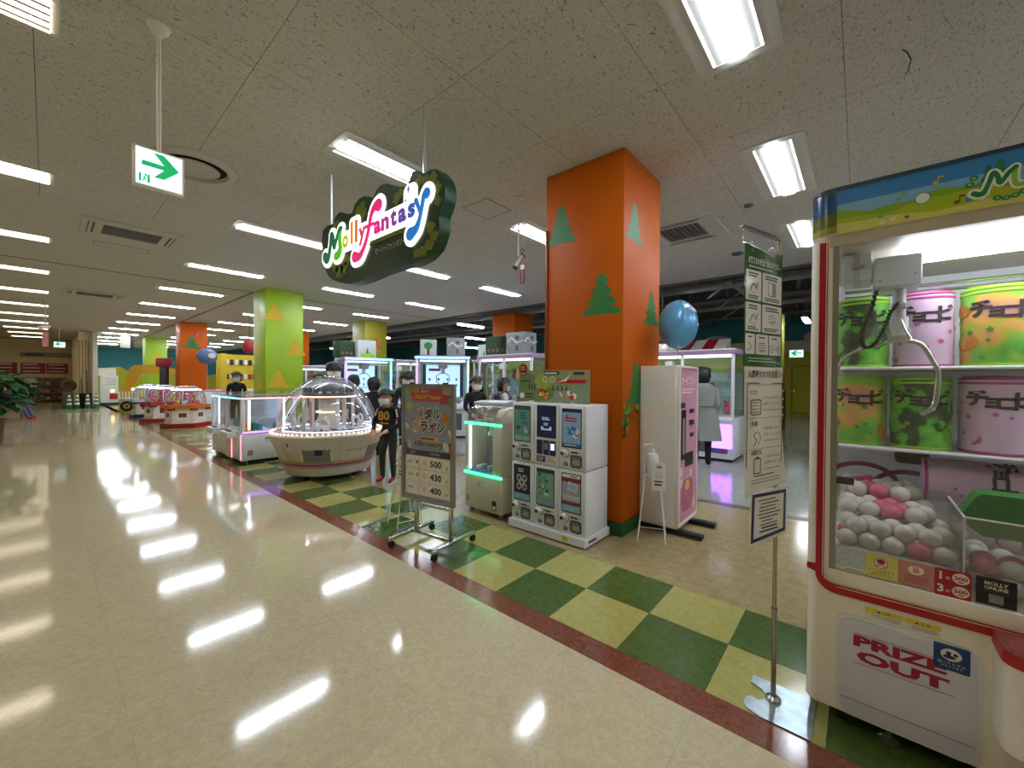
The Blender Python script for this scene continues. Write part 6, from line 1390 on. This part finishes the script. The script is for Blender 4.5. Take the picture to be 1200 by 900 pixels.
# black and red coin machine by the olive pillar
r = thing('arcade_cabinet', 'black and red arcade cabinet with striped edge before the yellow wall', 'arcade machine', (12.45, 1.5, 0), AISLE); MB().box(-.3, .3, 0, .6, 0, 1.2, black, .02).build('cabinet', r); MB().box(-.28, .28, -.03, .5, 1.2, 1.75, red, .08).build('head', r); MB().box(-.2, .2, -.05, .2, 1.75, 2.0, brn, .05).build('topper', r)
for k in range(8): MB().box(.27, .31, -.02, .0, .3+.12*k, .36+.12*k, offw if k % 2 else red).build('edge_stripe', r)
# medium machines behind the poster stand, and yellow counter display
r = thing('green_capsule_crane', 'white mini crane with green tray behind the poster stand', 'crane game', (2.35, 4.0, 0), -60); MB().box(0, .5, 0, .5, .08, .6, white, .02).build('base_cabinet', r); MB().box(.05, .45, .05, .45, .6, .66, green).build('tray', r); MB().box(.0, .5, 0, .5, .66, 1.05, acryl).build('clear_case', r); MB().box(-.02, .52, -.02, .52, 1.05, 1.12, lgrey, .02).build('lid', r); MB().lathe([(.12, .66), (.1, .9), (.15, .95), (.001, 1.0)], mint, 14, c=(.25, .25, 0)).build('core', r)
for x in (.07, .43):
    for y in (.07, .43): MB().cyl((x-.015, y, .04), (x+.015, y, .04), .04, rubber, n=12).build('caster', r)
MB(FRONT).rect(.1, .4, .3, .45, .002, dark).build('label', r)
r = thing('yellow_stall', 'yellow prize stall with rows of goods behind the crane island', 'stall', (3.2, 21.5, 0)); ylm = mat('stall yellow', '#c9b01c', .5, var=.05)
MB().box(0, 3.2, .3, .8, 0, .95, offw, .02).build('counter', r); MB().box(0, 3.2, .9, 1.0, 0, 2.6, ylm).build('back_board', r); MB().box(0, .25, .25, .3, 0, 2.6, ylm).build('side_board', r)
for k in range(14): MB().box(.35+.19*k, .48+.19*k, .85, .9, 2.1, 2.35, [offw, dark][k % 2], .01).build('goods', r); MB().box(.35+.19*k, .48+.19*k, .85, .9, 1.4, 1.65, [brn, offw, crim][k % 3], .01).build('goods', r)
r = thing('red_toy_display', 'red display topper near the far orange pillar', 'display', (1.08, 20.65, 0)); MB().box(-.13, .13, 0, .3, 0, 1.9, black, .02).build('post', r); MB().box(-.24, .24, -.05, .35, 1.9, 2.25, mat('display red', '#8f2030', .5), .06).build('head', r)
r = thing('red_lantern', 'red and white hanging decoration beside the lime pillar', 'decoration', (2.6, 15.6, 2.3)); MB().lathe([(.001, 0), (.16, .06), (.22, .25), (.16, .45), (.001, .5)], mat('lantern red', '#9a1c22', .5), 16).build('lantern', r); MB().cyl((0, 0, .5), (0, 0, CEIL-2.3), .008, dark, n=6).build('cord', r)
# hanging signs far down the aisle
for k, (x, y, z, w_, h_, lb) in enumerate(((.05, 22.0, 2.65, .3, .5, 'white and dark hanging double sign far down the aisle'), (-3.55, 22.0, 2.75, .5, .3, 'brown hanging sign at the far left aisle'))):
    r = thing('hanging_board', lb, 'sign', (x, y, z)); MB().box(-w_/2, w_/2, -.03, .03, 0, h_, offw if k == 0 else brn, .02).build('board', r); MB().box(w_/2, w_/2+.12, -.03, .03, -.02, h_+.02, dark, .02).build('side_board', r); MB().cyl((0, 0, h_), (0, 0, CEIL-z), .01, cream, n=6).build('rod', r)
# ================================================================== people
def person(label, loc, face, h, cl, pose, hair='short', mask=True, extra=None):
    """face = world heading in degrees the person looks to. cl: top, legs, shoes colours. pose: joint offsets in units of height"""
    r = thing('person', label, 'person', loc, face-90+180)   # local -y is the front
    S = h
    J = dict(pelvis=(0, 0, .52), waist=(0, 0, .60), chest=(0, .0, .72), neck=(0, .005, .815), head0=(0, -.005, .86), head1=(0, -.008, .905), head2=(0, -.005, .955),
             hipL=(.052, 0, .5), kneeL=(.055, -.01, .285), ankL=(.055, .01, .05), toeL=(.058, -.085, .02), hipR=(-.052, 0, .5), kneeR=(-.055, -.01, .285), ankR=(-.055, .01, .05), toeR=(-.058, -.085, .02),
             shL=(.105, .0, .785), elL=(.13, .01, .62), wrL=(.125, -.04, .49), shR=(-.105, .0, .785), elR=(-.13, .01, .62), wrR=(-.125, -.04, .49))
    J.update(pose)
    RAD = dict(pelvis=.075, waist=.068, chest=.08, neck=.032, head0=.045, head1=.062, head2=.05, hipL=.056, kneeL=.038, ankL=.026, toeL=.02, hipR=.056, kneeR=.038, ankR=.026, toeR=.02, shL=.036, elL=.027, wrL=.02, shR=.036, elR=.027, wrR=.02)
    names = list(J); 
    E_ = [('pelvis', 'waist', 't'), ('waist', 'chest', 't'), ('chest', 'neck', 't'), ('neck', 'head0', 's'), ('head0', 'head1', 's'), ('head1', 'head2', 's')]
    for s in 'LR': E_ += [('pelvis', 'hip'+s, 'l'), ('hip'+s, 'knee'+s, 'l'), ('knee'+s, 'ank'+s, 'l'), ('ank'+s, 'toe'+s, 'f'), ('chest', 'sh'+s, 't'), ('sh'+s, 'el'+s, 't'), ('el'+s, 'wr'+s, 't')]
    P_ = {k: Vector(v)*S for k, v in J.items()}; rr = {k: RAD[k]*S for k in J}
    for s in 'LR':
        w = P_['wr'+s]; d = (w-P_['el'+s]).normalized(); side = d.cross(Vector((0, 0, 1))); side = side.normalized() if side.length > .05 else Vector((1, 0, 0))
        if abs(d.z) > .9: side = Vector((0, 1, 0)); side = (side-d*side.dot(d)).normalized()
        P_['palm'+s] = w+d*.04*S; rr['palm'+s] = .021*S; E_.append(('wr'+s, 'palm'+s, 's')); nrm = d.cross(side)
        for q in range(4):
            o_ = (q-1.5)*.0125*S; L_ = (.032, .04, .038, .028)[q]*S
            a = 'f%d%s' % (q, s); P_[a] = P_['palm'+s]+d*.03*S+side*o_; P_[a+'b'] = P_[a]+d*L_+nrm*.012*S; rr[a] = .0068*S; rr[a+'b'] = .0055*S; E_ += [('palm'+s, a, 's'), (a, a+'b', 's')]
        a = 'th'+s; P_[a] = w+d*.025*S+side*.026*S; P_[a+'b'] = P_[a]+d*.03*S+side*.012*S+nrm*.008*S; rr[a] = .0075*S; rr[a+'b'] = .006*S; E_ += [('wr'+s, a, 's'), (a, a+'b', 's')]
    names = list(P_); ix = {n: i for i, n in enumerate(names)}
    me = bpy.data.meshes.new('sk'); me.from_pydata([P_[n] for n in names], [(ix[a], ix[b]) for a, b, _ in E_], [])
    o = bpy.data.objects.new('sk', me); TMP.collection.objects.link(o)
    o.modifiers.new('skin', 'SKIN'); o.modifiers.new('sub', 'SUBSURF').levels = 2
    sv = me.skin_vertices[0].data
    for n in names: sv[ix[n]].radius = (rr[n], rr[n]*(.8 if n in ('pelvis', 'waist', 'chest') else 1)); 
    sv[ix['pelvis']].use_root = True
    TMP.view_layers[0].update()
    bm_ = bpy.data.meshes.new_from_object(o.evaluated_get(TMP.view_layers[0].depsgraph)); bpy.data.objects.remove(o); bpy.data.meshes.remove(me)
    bm_.name = 'body'; ml = {'t': 0, 'l': 1, 's': 2, 'f': 3}
    for c_ in (cl[0], cl[1], skinm, cl[2]): bm_.materials.append(c_)
    segs = [(P_[a], P_[b], t, min(rr[a], rr[b])) for a, b, t in E_]
    for p in bm_.polygons:
        c_ = p.center; best = None
        for a, b, t, q in segs:
            d = b-a; u_ = max(0, min(1, (c_-a).dot(d)/max(1e-9, d.length_squared))); dist = (c_-(a+d*u_)).length-q*.9
            if best is None or dist < best[0]: best = (dist, t)
        p.material_index = ml[best[1]]; p.use_smooth = True
    bo_ = bpy.data.objects.new('body', bm_); COL.objects.link(bo_); bo_.parent = r
    H0 = P_['head1']; hr = .073*S
    hm = MB()
    if hair != 'none':
        n = 14
        hm.lathe([(.001, hr*1.22), (hr*.55, hr*1.12), (hr*.92, hr*.75), (hr*1.06, hr*.2), (hr*1.05, -hr*.2)], hairm, 16, 20, 160, c=(H0.x, H0.y+.005, H0.z)); hm.lathe([(.001, hr*1.22), (hr*.55, hr*1.12), (hr*.92, hr*.8), (hr*1.0, hr*.45)], hairm, 14, 160, 380, c=(H0.x, H0.y+.002, H0.z))
        if hair == 'long': hm.lathe([(hr*1.05, -.2*hr), (hr*1.12, -hr), (hr*1.15, -2.4*hr), (hr*.9, -3.6*hr)], hairm, 16, -5, 185, c=(H0.x, H0.y+.005, H0.z))
        else: hm.lathe([(hr*1.05, -.2*hr), (hr*.92, -.75*hr), (hr*.7, -1.0*hr)], hairm, 14, 25, 155, c=(H0.x, H0.y+.005, H0.z))
        rj = random.Random(len(label)); c0_ = Vector((H0.x, H0.y, H0.z)); hm.v = [c0_+(v-c0_)*rj.uniform(1.0, 1.13) for v in hm.v]
        hm.build('hair', r)
        if hair == 'cap':
            m = MB(); m.lathe([(hr*1.15, hr*.25), (hr*1.12, hr*.7), (hr*.8, hr*1.2), (.001, hr*1.35)], black, 18, c=tuple(H0)); m.prism([(H0.x+hr*x_, H0.y+hr*y_) for x_, y_ in ((-.8, -.8), (-.6, -1.7), (0, -2.0), (.6, -1.7), (.8, -.8))], H0.z+hr*.25, H0.z+hr*.32, black); m.build('cap', r)
    for s in (-1, 1):
        MB().ball((H0.x+s*hr*.36, H0.y-hr*.8, H0.z+hr*.08), hr*.1, black, 8).build('eye', r); MB().ball((H0.x+s*hr*.95, H0.y+.004, H0.z-hr*.1), hr*.2, skinm, 8, (.5, .8, 1.2)).build('ear', r)
    m = MB(); m.add([(H0.x-.12*hr, H0.y-.8*hr, H0.z-.25*hr), (H0.x+.12*hr, H0.y-.8*hr, H0.z-.25*hr), (H0.x, H0.y-.8*hr, H0.z+.1*hr), (H0.x, H0.y-1.08*hr, H0.z-.22*hr)], [(0, 1, 3), (1, 2, 3), (2, 0, 3), (0, 2, 1)], skinm, True); m.build('nose', r)
    if mask: MB().lathe([(hr*.99, hr*-.12), (hr*1.03, hr*-.4), (hr*.85, hr*-.95)], mat('mask white', '#d8d8d4', .8), 10, 205, 335, c=tuple(H0)).build('face_mask', r)
    if extra: extra(r, P_, S)
    return r
blk = mat('black cloth', '#17171b', .85, var=.15); dkg = mat('dark olive cloth', '#2c2f28', .85, var=.1); redsh = mat('red shoe', '#a01420', .5); wsh = mat('white shoe', '#c9c7c0', .5); wht = mat('white cloth', '#c4c6c6', .85, var=.05); jean = mat('dark jeans', '#20242e', .85); greyc = mat('grey cloth', '#565a60', .85)
def boy_x(r, P_, S):
    M = Matrix.Translation((0, -.074*S, 0)) @ FRONT
    f = MB(frontm(-.088*S)); f.text('80', 0, .66*S, .1*S, mat('gold number', '#b0802c', .6), .0, .14*S, bold=.04); f.rect(-.06*S, .06*S, .625*S, .64*S, 0, MATS['gold number']); f.build('number_print', r)
    for s in 'LR':
        a, b = P_['sh'+s], P_['el'+s]; MB().tube([a+(b-a)*.1+Vector((0, -.032*S, .01)), a+(b-a)*.55+Vector((0, -.03*S, 0))], .012, wht, 6).build('sleeve_stripe', r)
# heading: 0 deg = +x, 90 = +y
person('boy in a black shirt with gold number and red shoes standing by the dome machine', (1.14, 4.5, 0), 203, 1.34, (blk, dkg, redsh),
    dict(head0=(.0, -.03, .855), head1=(.0, -.055, .895), head2=(.0, -.055, .945), elR=(-.16, -.03, .63), wrR=(-.10, -.12, .55), elL=(.15, -.01, .62), wrL=(.07, -.12, .56), kneeR=(-.06, -.03, .285), ankR=(-.07, .0, .05), toeR=(-.09, -.085, .02)), 'short', True, boy_x)
person('man in a black cap and dark shirt behind the dome machine', (1.52, 6.98, 0), 250, 1.78, (mat('brown grey shirt', '#3c3634', .85), jean, black), {}, 'cap', True)
person('masked person with short black hair beside the lime pillar', (2.2, 9.2, 0), 250, 1.6, (greyc, jean, black), {}, 'short', True)
person('person in black seen from behind at the far side of the dome', (1.95, 6.3, 0), 70, 1.5, (blk, blk, black), {}, 'short', False)
person('dark haired person behind the dome machine, facing the blue boards', (2.35, 7.8, 0), 70, 1.56, (greyc, jean, black), {}, 'short', False)
person('masked woman in black behind the crane island', (1.35, 12.3, 0), 240, 1.64, (blk, jean, black), {}, 'short', True)
person('person in a black cap behind the poster stand', (2.3, 5.75, 0), 250, 1.62, (blk, jean, black), {}, 'cap', True)
person('woman with long black hair between the poster stand and the prize case', (3.05, 4.72, 0), 250, 1.53, (blk, blk, black), dict(wrL=(.08, -.1, .55), wrR=(-.08, -.1, .55)), 'long', True)
def pack(r, P_, S):
    MB().box(-.11, .11, .09, .2, .6*S, .8*S, black, .03).build('backpack', r)
    for s in (-1, 1): MB().tube([(s*.09, .1, .79*S), (s*.085, -.02, .835*S), (s*.085, -.125, .75*S), (s*.1, .05, .63*S)], .014, black, 6).build('backpack_strap', r)
person('child in a white shirt with a black backpack by the prize case', (3.5, 4.45, 0), 330, 1.5, (wht, jean, black), {}, 'short', True, pack)
def coat(r, P_, S):
    cm_ = mat('grey trench coat', '#868b84', .85, var=.06); n = 20
    prof = [(.10, .815), (.115, .78), (.118, .72), (.108, .62), (.125, .52), (.145, .4), (.16, .27)]
    vs = []; 
    for q, z in prof:
        for k in range(n):
            t = 2*math.pi*k/n; w_ = 1+.04*math.sin(5*t)*(1 if z < .5 else .2); vs.append((q*S*1.12*w_*math.cos(t), q*S*.82*w_*math.sin(t), z*S))
    MB().add(vs, [(j*n+k, j*n+(k+1) % n, (j+1)*n+(k+1) % n, (j+1)*n+k) for j in range(len(prof)-1) for k in range(n)], cm_, True).build('coat', r)
    for s in 'LR': MB().tube([P_['sh'+s]+Vector((0, 0, .01)), (P_['sh'+s]+P_['el'+s])/2, P_['el'+s], (P_['el'+s]+P_['wr'+s])/2, P_['wr'+s]], [.045*S, .042*S, .036*S, .034*S, .033*S], cm_, 10).build('sleeve', r)
    MB().tube([(.123*S*math.cos(2*math.pi*k/24), .093*S*math.sin(2*math.pi*k/24), .61*S) for k in range(24)], .018, mat('coat belt', '#787d76', .85), 6, True).build('belt', r)
    MB().tube([(.0, .1*S, .61*S), (.02, .108*S, .55*S), (.03, .11*S, .48*S)], .015, MATS['coat belt'], 6).build('belt_tail', r)
    MB().lathe([(.05*S, .835*S), (.07*S, .83*S), (.095*S, .795*S)], cm_, 18).build('collar', r)
person('man in a long grey belted trench coat seen from behind', (5.32, 1.5, 0), 10, 1.71, (mat('coat shirt', '#868b84', .85), blk, black), dict(wrL=(.1, -.1, .53), wrR=(-.1, -.1, .53)), 'short', False, coat)
# seated visitor on the bench: mostly behind the plant
lav = mat('lavender trousers', '#5a5a86', .85, var=.05)
person('seated visitor in lavender trousers and red shoes on the wooden bench', (-2.92, 21.2, 0), 330, 1.62, (mat('navy top', '#2a2a3a', .85), lav, redsh),
    dict(pelvis=(0, .0, .37), waist=(0, .015, .44), chest=(0, .02, .53), neck=(0, .02, .625), head0=(0, .015, .67), head1=(0, .01, .715), head2=(0, .015, .765), hipL=(.055, -.02, .345), hipR=(-.055, -.02, .345), kneeL=(.07, -.27, .33), kneeR=(-.06, -.27, .33), ankL=(.07, -.36, .06), ankR=(-.06, -.36, .06), toeL=(.075, -.45, .022), toeR=(-.065, -.45, .022),
         shL=(.105, .02, .595), shR=(-.105, .02, .595), elL=(.14, -.03, .45), elR=(-.14, -.03, .45), wrL=(.09, -.16, .39), wrR=(-.09, -.16, .39)), 'short', True)
bpy.data.scenes.remove(TMP)
